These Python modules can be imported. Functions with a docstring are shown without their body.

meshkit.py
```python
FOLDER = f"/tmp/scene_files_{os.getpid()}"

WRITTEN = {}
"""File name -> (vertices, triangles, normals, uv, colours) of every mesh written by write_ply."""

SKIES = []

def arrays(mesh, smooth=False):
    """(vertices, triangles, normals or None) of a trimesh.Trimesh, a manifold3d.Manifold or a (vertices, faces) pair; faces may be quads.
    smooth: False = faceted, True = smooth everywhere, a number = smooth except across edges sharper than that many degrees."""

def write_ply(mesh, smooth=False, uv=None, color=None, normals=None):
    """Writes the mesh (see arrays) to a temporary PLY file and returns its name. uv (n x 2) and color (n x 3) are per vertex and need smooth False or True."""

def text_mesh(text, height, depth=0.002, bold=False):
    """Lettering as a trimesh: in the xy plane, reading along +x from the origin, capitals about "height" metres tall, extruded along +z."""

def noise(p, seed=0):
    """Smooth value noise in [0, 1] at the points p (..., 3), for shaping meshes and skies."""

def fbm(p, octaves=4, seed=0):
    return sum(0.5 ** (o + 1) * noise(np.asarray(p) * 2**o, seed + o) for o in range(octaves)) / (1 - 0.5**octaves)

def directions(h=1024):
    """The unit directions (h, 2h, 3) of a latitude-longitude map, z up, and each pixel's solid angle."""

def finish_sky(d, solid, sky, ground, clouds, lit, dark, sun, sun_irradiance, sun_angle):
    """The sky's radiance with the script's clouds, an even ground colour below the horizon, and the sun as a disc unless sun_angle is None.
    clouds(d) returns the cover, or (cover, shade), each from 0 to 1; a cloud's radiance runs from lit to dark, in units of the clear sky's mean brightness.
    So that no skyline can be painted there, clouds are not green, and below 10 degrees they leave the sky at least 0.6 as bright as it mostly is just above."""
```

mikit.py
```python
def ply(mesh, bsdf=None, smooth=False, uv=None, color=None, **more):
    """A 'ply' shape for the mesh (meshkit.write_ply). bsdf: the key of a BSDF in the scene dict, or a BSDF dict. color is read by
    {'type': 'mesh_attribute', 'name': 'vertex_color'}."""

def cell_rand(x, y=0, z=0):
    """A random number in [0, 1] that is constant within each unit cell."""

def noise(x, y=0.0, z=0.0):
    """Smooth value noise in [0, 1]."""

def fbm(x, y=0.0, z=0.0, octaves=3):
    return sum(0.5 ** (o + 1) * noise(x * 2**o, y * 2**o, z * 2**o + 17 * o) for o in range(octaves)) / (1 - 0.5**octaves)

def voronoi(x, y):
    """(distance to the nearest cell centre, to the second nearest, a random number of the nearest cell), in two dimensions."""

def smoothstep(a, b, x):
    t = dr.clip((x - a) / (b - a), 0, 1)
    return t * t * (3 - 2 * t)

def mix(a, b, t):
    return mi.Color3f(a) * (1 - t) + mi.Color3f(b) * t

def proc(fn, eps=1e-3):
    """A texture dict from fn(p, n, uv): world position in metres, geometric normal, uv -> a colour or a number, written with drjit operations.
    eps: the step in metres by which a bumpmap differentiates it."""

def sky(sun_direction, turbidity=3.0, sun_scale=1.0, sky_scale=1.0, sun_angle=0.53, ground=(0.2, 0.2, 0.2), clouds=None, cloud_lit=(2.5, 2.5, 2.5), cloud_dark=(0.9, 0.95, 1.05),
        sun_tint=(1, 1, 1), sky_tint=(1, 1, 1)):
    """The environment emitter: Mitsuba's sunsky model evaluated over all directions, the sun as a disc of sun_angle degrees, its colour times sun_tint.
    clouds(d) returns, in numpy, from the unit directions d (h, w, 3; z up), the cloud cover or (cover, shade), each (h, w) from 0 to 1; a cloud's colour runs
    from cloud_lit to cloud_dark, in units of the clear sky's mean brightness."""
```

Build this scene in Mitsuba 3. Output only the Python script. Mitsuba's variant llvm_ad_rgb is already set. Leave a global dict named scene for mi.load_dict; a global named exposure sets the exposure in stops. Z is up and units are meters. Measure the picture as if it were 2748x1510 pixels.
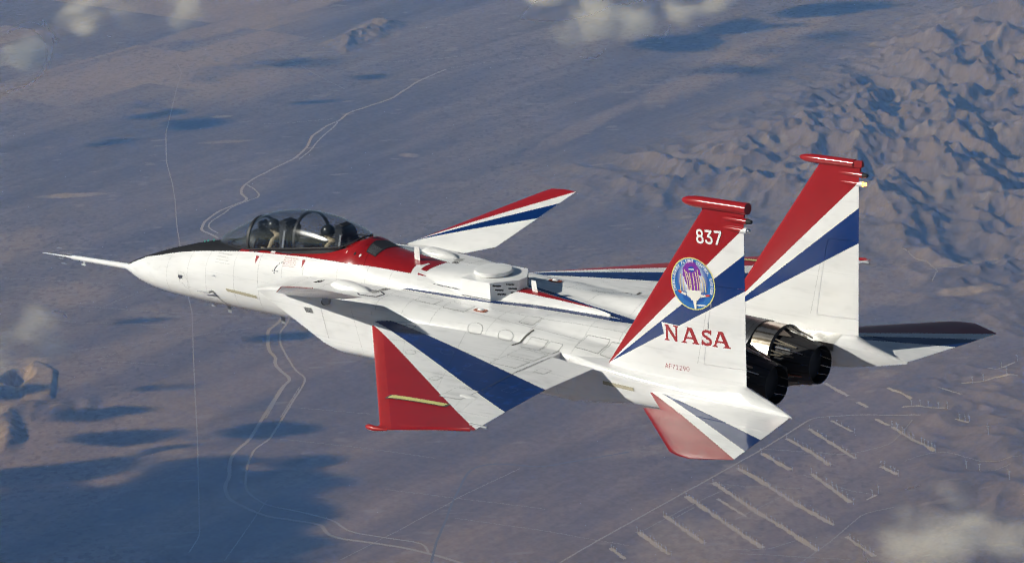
import math, random
import numpy as np, trimesh, shapely, shapely.affinity, shapely.geometry as sg, manifold3d as m3
import mitsuba as mi, drjit as dr
import mikit, meshkit
from mikit import noise, fbm, smoothstep, mix
T = mi.ScalarTransform4f
PI = math.pi
random.seed(7)
RNG = np.random.default_rng(7)

# ---------------------------------------------------------------- camera, sky, exposure
CAM = np.array([55.2384, -52.5668, 20.8607])
RIGHT, DOWN, FWD = np.array([.771818, .634048, -.047759]), np.array([.142804, -.246044, -.958681]), np.array([-.6196, .733107, -.280446])
SUN = np.array([-.535, -.70, .473])
exposure = 1.76
scene = {'type': 'scene'}
del scene['type']
labels = {}
scene['camera'] = {'type': 'perspective', 'fov': 15.98929, 'fov_axis': 'x', 'near_clip': 1.0, 'far_clip': 400000.0,
                   'to_world': T().look_at(origin=CAM.tolist(), target=(CAM + FWD * 50).tolist(), up=(-DOWN).tolist())}
scene['sky_light'] = mikit.sky(SUN.tolist(), sun_tint=(.86, 1.07, 1.46), sky_scale=.34, turbidity=3, ground=(.16, .14, .13))

# ---------------------------------------------------------------- helpers
def obj(key, mesh, bsdf, smooth=False, **kw):
    n = 0
    base = key
    while key in scene:
        n += 1
        key = f'{base}_{n:03d}'
    scene[key] = mikit.ply(mesh, bsdf, smooth=smooth, **kw)
    return key

def tag(key, label=None, cat=None, group=None, kind=None):
    d = {}
    if label: d['label'] = label
    if cat: d['category'] = cat
    if group: d['group'] = group
    if kind: d['kind'] = kind
    labels[key] = d
    return key

def mir(mesh):
    v = np.array(mesh.vertices) * [1, -1, 1]
    return trimesh.Trimesh(v, np.array(mesh.faces)[:, ::-1], process=False)

def tm(v, f):
    return trimesh.Trimesh(np.asarray(v, float), np.asarray(f, int), process=False)

def cat(*ms):
    return trimesh.util.concatenate([m for m in ms])

def loft(rings, cap=(True, True), closed=True):
    """rings: list of (N,3); consistent order."""
    R = np.asarray(rings, float)
    k, n = R.shape[:2]
    v = R.reshape(-1, 3)
    f = []
    i, j = np.meshgrid(np.arange(k - 1), np.arange(n if closed else n - 1), indexing='ij')
    a = i * n + j; b = i * n + (j + 1) % n; c = (i + 1) * n + (j + 1) % n; d = (i + 1) * n + j
    f = np.vstack([np.stack([a, b, c], -1).reshape(-1, 3), np.stack([a, c, d], -1).reshape(-1, 3)])
    vs = [v]; fs = [f]; off = len(v)
    for side, idx in ((0, 0), (1, k - 1)):
        if cap[side]:
            cen = R[idx].mean(0)
            vs.append(np.vstack([R[idx], cen[None]]))
            jj = np.arange(n)
            tri = np.stack([off + jj, off + (jj + 1) % n, np.full(n, off + n)], 1)
            if side == 0: tri = tri[:, ::-1]
            fs.append(tri); off += n + 1
    m = tm(np.vstack(vs), np.vstack(fs))
    if closed and all(cap) and m.volume < 0: m = tm(m.vertices, m.faces[:, ::-1])
    return m

def tube(pts, rad, sides=10, cap=True):
    p = np.asarray(pts, float); t = np.gradient(p, axis=0); t /= np.linalg.norm(t, axis=1, keepdims=True) + 1e-12
    rad = np.broadcast_to(rad, (len(p),))
    up = np.array([0, 0, 1.0]) if abs(t[0][2]) < .9 else np.array([1.0, 0, 0])
    a = np.cross(t, up); a /= np.linalg.norm(a, axis=1, keepdims=True); b = np.cross(t, a)
    ang = np.arange(sides) * 2 * PI / sides
    rings = p[:, None] + rad[:, None, None] * (np.cos(ang)[None, :, None] * a[:, None] + np.sin(ang)[None, :, None] * b[:, None])
    return loft(rings, (cap, cap))

def box(lo, hi):
    lo, hi = np.minimum(lo, hi), np.maximum(lo, hi)
    m = trimesh.creation.box(extents=hi - lo); m.apply_translation((lo + hi) / 2); return m

def beam(p, q, w, h=None, up=(0, 0, 1)):
    p, q = np.asarray(p, float), np.asarray(q, float); h = w if h is None else h
    d = (q - p) / np.linalg.norm(q - p); s = np.cross(d, up); s /= np.linalg.norm(s) + 1e-9; u = np.cross(s, d)
    r = [[c + s * x * w / 2 + u * y * h / 2 for x, y in ((-1, -1), (1, -1), (1, 1), (-1, 1))] for c in (p, q)]
    return loft(r)

def xsect(xs, table):
    a = np.asarray(table, float)
    return [np.interp(xs, a[:, 0], a[:, k]) for k in range(1, a.shape[1])]

def pchip(x, xp, yp):
    from scipy.interpolate import PchipInterpolator
    return PchipInterpolator(xp, yp)(x)

# ---------------------------------------------------------------- materials
def paint(fn, rough=.22, coat=.45, name=None):
    return {'type': 'twosided', 'bsdf': {'type': 'principled', 'base_color': mikit.proc(fn), 'roughness': rough, 'specular': .4, 'clearcoat': coat, 'clearcoat_gloss': .93}}

def flat(c, rough=.5, metallic=0.0, spec=.5, coat=0.0):
    return {'type': 'twosided', 'bsdf': {'type': 'principled', 'base_color': {'type': 'rgb', 'value': list(c)}, 'roughness': rough, 'metallic': metallic, 'specular': spec, 'clearcoat': coat}}

WHITE, RED, BLUE, BLACK = (.79, .785, .775), (.31, .010, .014), (.0002, .022, .118), (.008, .009, .013)

def weather(p, amt=1.0):
    s = fbm(p.x * .7, p.y * 2.2, p.z * 2.2, 3)
    d = fbm(p.x * 4.1 + 5, p.y * 9, p.z * 9, 3)
    k = fbm(p.x * .9 + 3, p.y * 26, p.z * 26, 2)
    return 1.0 - amt * (.10 * smoothstep(.45, .8, s) + .06 * smoothstep(.5, .85, d) + .07 * smoothstep(.58, .9, k))

def line(d, w=.008):
    """1 on a line of half-width w, d = signed distance"""
    return dr.select(dr.abs(d) < w, mi.Float(1), mi.Float(0))

def side(px, py, a, b):
    """signed distance to the line a->b"""
    dx, dy = b[0] - a[0], b[1] - a[1]; L = math.hypot(dx, dy)
    return ((px - a[0]) * dy - (py - a[1]) * dx) / L

def lerp1(x, xp, fp):
    out = mi.Float(fp[0])
    for (x0, x1), (f0, f1) in zip(zip(xp[:-1], xp[1:]), zip(fp[:-1], fp[1:])):
        out = dr.select(x >= x0, f0 + (f1 - f0) * dr.clip((x - x0) / (x1 - x0), 0, 1), out)
    return out

def pick(c, col, cond):
    return dr.select(cond, mi.Color3f(col), c)

def cl(m, c, k):
    return c * (1 - k * m)

def fus_color(p, n, uv):
    x, ay, z = p.x, dr.abs(p.y), p.z
    c = mi.Color3f(WHITE) * weather(p)
    zl = lerp1(x, [-.2, .10, .25, .42, .75, 1.206, 1.57, 2.06, 2.66, 3.32, 3.80, 4.17, 4.88, 5.87, 6.72, 7.48, 8.0, 8.59, 8.84, 9.2], [-.46, -.44, -.365, -.29, -.155, -.035, .068, .193, .315, .427, .496, .545, .607, .69, .739, .752, .743, .726, .715, .70])
    above = z > zl
    red = above & (x > 3.93 + (z - .56) * 1.2)
    # lines of the skin
    for xs in (1.72, 2.45, 3.05, 3.9, 4.62, 5.3, 5.9, 6.85, 7.6, 8.2):
        c = cl(line(x - xs, .007) * dr.select(above, mi.Float(0), mi.Float(1)), c, .26)
    c = cl(line(z + .05 - .02 * x, .005) * dr.select((x > 3.05) & (x < 6.0), mi.Float(1), mi.Float(0)), c, .12)
    c = pick(c, BLACK, above)
    rw = mi.Color3f(RED) * (1.0 - .12 * fbm(p.x * 3, p.y * 5, p.z * 5, 3))
    c = dr.select(red, rw, c)
    c = cl(line(z - (.60 + .055 * (x - 4.2)), .005) * dr.select(red & (x < 7.0), mi.Float(1), mi.Float(0)), c, .55)
    c = cl(line(x - (7.42 - .35 * (z - .9)), .006) * dr.select(red, mi.Float(1), mi.Float(0)), c, .5)
    # white letter ends left on the red spine
    a = (x > 8.53 + (.816 - z) * .95) & (x < 8.70 + (.80 - z) * .95) & (z < .812)
    b = (x > 8.68) & (x < 8.97) & (z < .772 - .09 * (x - 8.75)) & (z > .738 - .12 * (x - 8.775))
    c = dr.select((a | b) & (p.y < 0), mi.Color3f(WHITE), c)
    # red cap of the tail of the spine
    tl = above_t = (x > 10.9) & (z > lerp1(x, [10.9, 11.2, 12.1, 12.9], [.63, .625, .57, .52]))
    c = dr.select(tl, rw, c)
    return c

def deck_color(p, n, uv):
    x, ay, z = p.x, dr.abs(p.y), p.z
    up = n.z > .35
    w = weather(p, 1.5)
    c = mi.Color3f(WHITE) * w
    g = mi.Float(0)
    for xs in (6.35, 7.1, 7.75, 8.7, 9.35, 10.1, 11.5, 12.4, 13.6, 14.4):
        g = dr.maximum(g, line(x - xs - .12 * (ay - 1.2), .006))
    for ys in (1.28, .93):
        g = dr.maximum(g, line(ay - ys - .02 * (x - 9), .006) * dr.select(x > 8.2, mi.Float(1), mi.Float(0)))
    c = cl(g * dr.select(up, mi.Float(1), mi.Float(0)), c, .36)
    g2 = mi.Float(0)
    for xs in (8.25, 10.2, 12.0, 13.2):
        g2 = dr.maximum(g2, line(x - xs + .3 * z, .005))
    c = cl(g2 * dr.select(up, mi.Float(0), mi.Float(1)), c, .24)
    # blue stripe along the spine, running together at the tail of the deck
    ys = lerp1(x, [7.0, 8.2, 8.9, 10.0, 10.75, 11.4, 11.84, 12.46, 13.27, 13.9, 15.2], [.93, .835, .785, .71, .60, .455, .35, .235, .115, .04, .02])
    hw = lerp1(x, [7.0, 8.2, 10.0, 11.5, 13.3, 15.2], [.03, .045, .07, .085, .085, .06])
    c = dr.select((dr.abs(ay - ys) < hw) & up, mi.Color3f(BLUE), c)
    return c

def wing_color(p, n, uv):
    x, ay = p.x, dr.abs(p.y)
    c = mi.Color3f(WHITE) * weather(p, 1.6)
    g = mi.Float(0)
    yl = lerp1(x, [8.7, 14.6], [1.84, 2.1])
    for f in (.16, .42, .62):      # spars: lines of constant chord share
        xs = (8.7 + (ay - 1.84) * .927) * (1 - f) + (14.53 + (ay - 2.08) * .125) * f
        g = dr.maximum(g, line(x - xs, .006))
    for ys in (2.75, 3.9, 5.35):
        g = dr.maximum(g, line(ay - ys - .04 * (x - 11), .006))
    c = cl(g, c, .26)
    u = n.z > 0
    s1 = side(x, ay, (8.80, 1.95), (14.99, 6.17)); s2 = side(x, ay, (9.02, 1.98), (14.84, 5.14)); s3 = side(x, ay, (9.30, 1.87), (14.60, 3.70))
    bl = mi.Color3f(BLUE) * (1 + .5 * smoothstep(.6, .8, fbm(x * 6, ay * 6, 0, 4)))
    bl = bl * (1 - .25 * g)
    c = dr.select((s2 > 0) & (s3 < 0), bl, c)
    rd = mi.Color3f(RED) * (1 - .10 * fbm(x * 2, ay * 2, 3, 3))
    le = side(x, ay, (8.7, 1.84), (12.98, 6.46))
    rd = dr.select(le < .20, rd * mi.Color3f(1.2, 1.7, 1.15), rd)
    c = dr.select(s1 < 0, rd, c)
    return dr.select(n.z > -.55, c, mi.Color3f(WHITE) * weather(p, 1.2))

def fin_color(p, n, uv):
    x, z = p.x, p.z
    c = mi.Color3f(WHITE) * weather(p, 1.0)
    g = line(side(x, z, (14.9, .95), (17.3, .55)), .004) * .0
    g = dr.maximum(g, line(side(x, z, (16.72, .54), (17.08, 2.08)), .005) * dr.select((z > .54) & (z < 2.08), mi.Float(1), mi.Float(0)))
    c = cl(g, c, .30)
    o = (14.66, .235)
    s1, s2, s3 = (side(x, z, o, e) for e in ((17.90, 3.307), (17.875, 2.79), (17.837, 2.083)))
    bl = mi.Color3f(BLUE) * (1 + .35 * fbm(x * 3, z * 3, p.y, 3))
    hole = (x > 15.93 + (1.22 - z) * .25) & (z < 1.222 - .035 * (x - 15.93)) & (p.y < 0)
    c = dr.select((s2 > 0) & (s3 < 0) & ~hole, bl, c)
    rd = mi.Color3f(RED) * (1.05 - .15 * fbm(x * 2, z * 2, p.y, 3))
    c = dr.select(s1 < 0, rd, c)
    return c

def stab_color(p, n, uv):
    x, ay = p.x, dr.abs(p.y)
    c = mi.Color3f(WHITE) * weather(p, 1.0)
    s1 = side(x, ay, (15.757, 2.03), (19.254, 4.243)); s2 = side(x, ay, (15.75, 1.90), (19.162, 3.793)); s3 = side(x, ay, (15.80, 1.97), (19.036, 3.162))
    c = dr.select((s2 > 0) & (s3 < 0), mi.Color3f(BLUE), c)
    rd = mi.Color3f(RED) * (1.05 - .3 * fbm(x * 2, ay * 3, 0, 4))
    c = dr.select(s1 < 0, rd, c)
    return c

def canard_color(p, n, uv):
    x, ay = p.x, dr.abs(p.y)
    w = mi.Color3f(WHITE) * weather(p, .8)
    o = (6.29, 2.03)
    s1 = side(x, ay, o, (9.268, 4.042)); s2 = side(x, ay, o, (9.40, 3.76)); s3 = side(x, ay, o, (9.179, 3.154))
    c = dr.select((s2 > 0) & (s3 < 0), mi.Color3f(BLUE), w)
    c = dr.select(s1 < 0, mi.Color3f(RED), c)
    streak = 1 - .22 * smoothstep(.4, .75, fbm(x * 1.2, ay * 9, 0, 3))
    edge = dr.select(side(x, ay, (6.3, 2.0), (8.463, 4.098)) < .02, mi.Color3f(RED), w * streak)
    return dr.select(n.z > 0, c, edge)

def shroud_color(p, n, uv):
    r = .055 + .05 * fbm(p.x * 9, p.y * 14, p.z * 14, 3)
    rib = smoothstep(.42, .5, dr.abs(p.x * 7 - dr.floor(p.x * 7) - .5))
    return mi.Color3f(r, r * 1.02, r * 1.1) * (1 - .5 * rib)

def ring_color(p, n, uv):
    a = dr.atan2(p.z, dr.abs(p.y) - .7)
    s = noise(a * 16, 1.0, 0.0)
    return mix((.60, .54, .46), (.20, .16, .11), smoothstep(.30, .70, s * .7 + .3 * fbm(p.x * 12, p.y * 12, p.z * 12, 2)))

def metal_color(p, n, uv):
    s = fbm(p.x * 5, p.y * 7, p.z * 5, 4)
    return mix((.78, .77, .74), (.42, .41, .39), smoothstep(.4, .7, s))

for k, fn in dict(skin=fus_color, deck_paint=deck_color, wing_paint=wing_color, fin_paint=fin_color, stab_paint=stab_color, canard_paint=canard_color).items():
    scene['mat_' + k] = paint(fn, rough={'stab_paint': .14, 'wing_paint': .34, 'deck_paint': .30}.get(k, .24), coat={'wing_paint': .15, 'deck_paint': .25}.get(k, .45))
def fus_black(p):
    zl = lerp1(p.x, [-.2, .10, .25, .42, .75, 1.206, 1.57, 2.06, 2.66, 3.32, 3.80, 4.17, 4.6], [-.46, -.44, -.365, -.29, -.155, -.035, .068, .193, .315, .427, .496, .545, .58])
    return (p.z > zl) & (p.x < 3.93 + (p.z - .56) * 1.2)
scene['mat_skin']['bsdf']['roughness'] = mikit.proc(lambda p, n, uv: dr.select(fus_black(p), mi.Float(.8), mi.Float(.24)))
scene['mat_skin']['bsdf']['clearcoat'] = mikit.proc(lambda p, n, uv: dr.select(fus_black(p), mi.Float(0), mi.Float(.45)))
def white_fn(p, n, uv): return mi.Color3f(WHITE) * weather(p, 1.0)
def red_fn(p, n, uv): return mi.Color3f(RED) * (1.05 - .15 * fbm(p.x * 3, p.y * 3, p.z * 3, 2))
scene['mat_white'] = paint(white_fn)
scene['mat_red'] = paint(red_fn, .16, .7)
scene['mat_shroud'] = {'type': 'twosided', 'bsdf': {'type': 'principled', 'base_color': mikit.proc(shroud_color), 'roughness': .38, 'metallic': .7}}
scene['mat_ring'] = {'type': 'twosided', 'bsdf': {'type': 'principled', 'base_color': mikit.proc(ring_color), 'roughness': .36, 'metallic': 1.0}}
scene['mat_bare'] = {'type': 'twosided', 'bsdf': {'type': 'principled', 'base_color': mikit.proc(metal_color), 'roughness': .3, 'metallic': 1.0}}
scene['mat_black'] = flat((.012, .013, .017), .55)
scene['mat_dark'] = flat((.035, .037, .042), .5)
scene['mat_petal'] = flat((.018, .018, .020), .62, .2)
scene['mat_gray'] = flat((.30, .31, .33), .45)
scene['mat_seam'] = flat((.33, .33, .32), .6)
scene['mat_slot'] = flat((.10, .098, .088), .6)
scene['mat_chrome'] = flat((.8, .8, .8), .15, 1.0)
scene['mat_strip'] = flat((.60, .56, .22), .5)
scene['mat_strip_dirty'] = flat((.42, .38, .27), .6)
scene['mat_rubber'] = flat((.02, .02, .02), .7)
scene['mat_white_flat'] = flat(WHITE, .4)
scene['mat_letter_red'] = flat((.33, .03, .035), .35, 0, .5, .3)
scene['mat_tan'] = flat((.42, .33, .21), .8)
scene['mat_suit'] = flat((.07, .085, .055), .85)
scene['mat_face'] = flat((.45, .28, .2), .6)
scene['mat_strut'] = flat((.30, .27, .22), .4, .6)
scene['mat_orange'] = flat((.30, .07, .03), .4)
scene['mat_glass'] = {'type': 'blendbsdf', 'weight': .055, 'a': {'type': 'thindielectric', 'int_ior': 1.42, 'specular_transmittance': {'type': 'rgb', 'value': [.86, .88, .90]}},
                      'b': {'type': 'twosided', 'bsdf': {'type': 'roughconductor', 'alpha': .06, 'material': 'none'}}}
scene['mat_louvre'] = flat((.03, .03, .034), .5)
scene['mat_panel'] = paint(lambda p, n, uv: mi.Color3f(WHITE) * weather(p, 1.7) * .97, .3, .3)
scene['mat_mark'] = flat((.05, .055, .075), .5)
scene['mat_faint'] = flat((.50, .49, .48), .5)
scene['mat_faint_red'] = flat((.60, .36, .33), .5)
scene['mat_letter_white'] = flat((.80, .80, .79), .35)
scene['mat_helmet'] = flat((.022, .024, .026), .3, 0, .5, .3)
scene['mat_visor'] = flat((.01, .012, .015), .08, 0, .6, .8)
scene['mat_vest'] = flat((.045, .05, .042), .85)


# ================================================================ THE LAND, far below: metres u (away from the camera's foot) and v (to the right)
ZG = -3900.0
EU = FWD[:2] / np.linalg.norm(FWD[:2]); EV = np.array([EU[1], -EU[0]])
def uv_xy(u, v): return np.asarray(u)[..., None] * EU + np.asarray(v)[..., None] * EV + CAM[:2]
# dirt roads: (width, points); rows of bare soil of the wind farm: (width, turbines, tower height, points)
ROADS = [(15, [(17083, -261), (17017, -302), (16854, -398), (16743, -437), (16607, -490), (16539, -509), (16476, -561), (16391, -627), (16295, -711), (16125, -753), (16083, -794), (15985, -826), (15885, -863), (15673, -879), (15492, -923), (15398, -977), (15284, -1034), (15185, -1084), (15058, -1125), (14933, -1130), (14817, -1088), (14721, -1161), (14663, -1202), (14490, -1256), (14449, -1255), (14369, -1261), (14313, -1218), (14220, -1172)]), (9, [(16125, -753), (16022, -771), (15891, -809), (15760, -838), (15629, -857), (15460, -908)]), (9, [(15085, -1115), (14983, -1070), (14866, -1040), (14834, -1062), (14787, -1098), (14703, -1160), (14631, -1173), (14493, -1230), (14404, -1233), (14288, -1173)]), (16, [(13346, -868), (13154, -863), (13086, -864), (13003, -878), (12913, -914), (12817, -904), (12746, -904), (12639, -891), (12571, -861), (12510, -870), (12417, -843), (12322, -805), (12308, -796), (12219, -826), (11875, -878), (11659, -910), (11511, -960), (11391, -963), (11286, -954), (11202, -967), (11077, -947), (10977, -880), (10890, -815), (10862, -758), (10797, -639), (10772, -626), (10728, -627), (10661, -589), (10636, -539), (10559, -390), (10518, -340), (10467, -276), (10410, -218), (10366, -172)]), (10, [(13242, -842), (13095, -838), (12997, -842), (12893, -865), (12738, -858), (12583, -827), (12408, -788), (12336, -758), (12317, -745), (12226, -753), (12035, -784), (11864, -809), (11648, -842), (11557, -888), (11397, -903), (11192, -899), (11113, -882), (10998, -820), (10960, -762), (10877, -657), (10816, -590), (10748, -568), (10699, -531), (10652, -451), (10577, -316), (10546, -301), (10498, -303), (10475, -291)]), (7, [(12296, -805), (12139, -832), (11865, -868)]), (6, [(12221, -763), (12041, -791), (11865, -817)]), (10, [(10382, -290), (10598, -272), (10781, -243), (10911, -229), (11028, -208), (11208, -178), (11253, -162), (11294, -120), (11295, -73), (11235, 67), (11270, 146), (11347, 371)]), (5, [(10460, -573), (10701, -392), (10913, -244), (10982, -203), (11245, 5)]), (9, [(10329, 88), (10517, 218), (11056, 613), (11336, 816), (11601, 990), (11598, 1134), (11478, 1344)]), (4, [(11979, -765), (11866, -487)]), (4, [(11653, -816), (11506, -500), (11373, -272)]), (4, [(11094, -450), (10977, -219), (10821, 82)]), (4, [(10793, -229), (10637, 54), (10456, 330)]), (6, [(17504, -1590), (17294, -1552), (16932, -1550), (16375, -1539), (16072, -1534), (15537, -1490), (15141, -1433), (14861, -1401), (14470, -1365), (14305, -1346), (13446, -1247), (13193, -1212), (12689, -1172), (12238, -1135), (11675, -1087), (10747, -1016), (10578, -1042)]), (4.5, [(13813, -2014), (13584, -1401)]), (4.5, [(13478, -1973), (13325, -1579), (13180, -1219), (13061, -881)]), (4.5, [(13330, -1566), (13580, -1383)]), (4.5, [(13276, -1874), (13149, -1663), (13023, -1226)]), (4.5, [(12649, -1523), (13042, -1201), (13275, -1028)]), (4.5, [(12767, -1641), (12894, -1191), (13010, -805)]), (4.5, [(12649, -1523), (12589, -1370), (12532, -1232)]), (4.5, [(14183, -1878), (14041, -1549)]), (4.5, [(12200, -1818), (12209, -1741)]), (4.5, [(17677, -1141), (17399, -1008), (17135, -907), (16747, -734)]), (4.5, [(10497, -926), (11063, -817)]), (6, [(17351, -682), (17292, -522), (17319, -262), (17388, -120), (17351, -92)]), (5, [(16163, -1108), (16149, -971), (16185, -768)]), (5, [(17088, -262), (17184, -45), (17281, 246)]), (6, [(13486, 1504), (13346, 1559), (13184, 1610), (13043, 1564)]), (6, [(13218, 1558), (13204, 1782), (13288, 1878)]), (5, [(13862, 1504), (13860, 1813), (13956, 2046)]), (6, [(11243, 914), (11212, 1068), (11263, 1210), (11478, 1310)]), (5, [(11077, 1220), (11144, 1353), (11055, 1419), (10975, 1537), (10981, 1603)]), (5, [(11040, 896), (10840, 1055), (10823, 1119)]), (6, [(10250, 824), (10415, 927), (10654, 1056), (10683, 1164)]), (5, [(10932, 1413), (10923, 1468), (10940, 1562)]), (5, [(10591, 365), (10856, 572), (10973, 680)]), (5, [(10692, 471), (10790, 544)]), (5, [(10646, 649), (10850, 825)]), (5, [(11308, 786), (11250, 951), (11196, 1092)]), (5, [(11009, 582), (10963, 683), (10897, 918)]), (6, [(10353, 638), (10314, 779), (10248, 992)]), (5, [(10394, 608), (10369, 724), (10455, 844)])]
PADS = [(14, 14, 18, [(10727, 435), (10440, 552)]), (13, 12, 18, [(10593, 346), (10353, 442)]), (12, 6, 18, [(10453, 259), (10349, 302)]), (15, 24, 18, [(10896, 513), (10368, 728)]), (15, 28, 18, [(11015, 607), (10703, 731), (10557, 799), (10317, 893)]), (15, 26, 18, [(11139, 692), (11025, 750), (10765, 855), (10543, 961)]), (13, 10, 18, [(11275, 783), (11137, 842), (11069, 875)]), (13, 13, 18, [(11404, 876), (11250, 947), (11092, 1002)]), (12, 12, 18, [(11491, 959), (11154, 1087)]), (9, 5, 16, [(11570, 1038), (11412, 1109)]), (12, 9, 26, [(11051, 925), (10855, 992), (10728, 1034)]), (9, 0, 0, [(10861, 610), (10659, 697)]), (13, 0, 0, [(11971, 1057), (11781, 1132)]), (10, 0, 0, [(11726, 1148), (11652, 1179)]), (13, 14, 26, [(11440, 1230), (11130, 1341)]), (9, 0, 0, [(11531, 1187), (11440, 1230)]), (12, 6, 26, [(11064, 1156), (10948, 1200)]), (9, 0, 0, [(11831, 1258), (11662, 1332)]), (9, 0, 0, [(11786, 1429), (11654, 1493)]), (12, 9, 18, [(10464, 977), (10245, 1056)]), (9, 6, 26, [(11619, 1278), (11581, 1354), (11526, 1433)]), (8, 4, 26, [(11408, 1439), (11368, 1482)]), (8, 3, 28, [(10770, 1076), (10823, 1122)]), (8, 6, 30, [(11845, 1508), (11818, 1564), (11819, 1669), (11802, 1716)]), (0, 3, 32, [(11058, 1422), (10932, 1413), (10924, 1463)]), (0, 3, 36, [(11201, 1506), (11220, 1593), (10770, 1528)]), (8, 3, 26, [(11989, 1621), (11931, 1641), (12060, 1743)])]
def perlin(x, y, seed):
    ix, iy = np.floor(x).astype(np.int64), np.floor(y).astype(np.int64); fx, fy_ = x - ix, y - iy
    def g(a, b):
        h = ((ix + a) * 374761393 + (iy + b) * 668265263 + seed * 1442695041) & 0xFFFFFFFF
        h = ((h ^ (h >> 13)) * 1274126177) & 0xFFFFFFFF; t = ((h ^ (h >> 16)) & 0xFFFF) / 65536.0 * 2 * PI
        return np.cos(t) * (fx - a) + np.sin(t) * (fy_ - b)
    w = lambda q: q * q * q * (q * (q * 6 - 15) + 10)
    u_, v_ = w(fx), w(fy_)
    return (g(0, 0) * (1 - u_) + g(1, 0) * u_) * (1 - v_) + (g(0, 1) * (1 - u_) + g(1, 1) * u_) * v_
def ridged(u, v, lam, seed):
    return np.clip(1 - 1.9 * np.abs(perlin(u / lam, v / lam, seed)), 0, 1)
def crests(u, v, lam, seed, octaves=6, gain=2.0, fall=.52):
    # ridges that branch: each finer set of ridges grows on the crests of the last
    s = ridged(u, v, lam, seed) ** 1.6; out, w, amp = s.copy(), s, 1.0
    for o in range(1, octaves):
        amp *= fall; w = np.clip(w * gain, 0.12, 1); s = ridged(u + 37 * o, v - 21 * o, lam / 2 ** o, seed + o) ** 1.7 * w; w = s; out = out + s * amp
    return out
def smooth01(x): x = np.clip(x, 0, 1); return x * x * (3 - 2 * x)
MOUNT = sg.Polygon([(17980, 2048), (17173, 1449), (16498, 1111), (16004, 838), (15441, 396), (15082, 0), (14450, 130), (13950, 560), (13450, 900), (13050, 1300), (12600, 1480), (12300, 1600), (12000, 1800), (11700, 2600), (11000, 9000), (19000, 12000), (21000, 6000), (19500, 3500)])
KNOLLS = sg.Polygon([(17774, -900), (18267, -684), (18222, -452), (17817, -560), (17532, -767)])
def poly_depth(poly, u, v):
    pts = shapely.points(u.ravel(), v.ravel()); ins = shapely.contains(poly, pts); d = shapely.distance(poly.exterior, pts)
    return np.where(ins, d, -d).reshape(u.shape)
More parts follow.
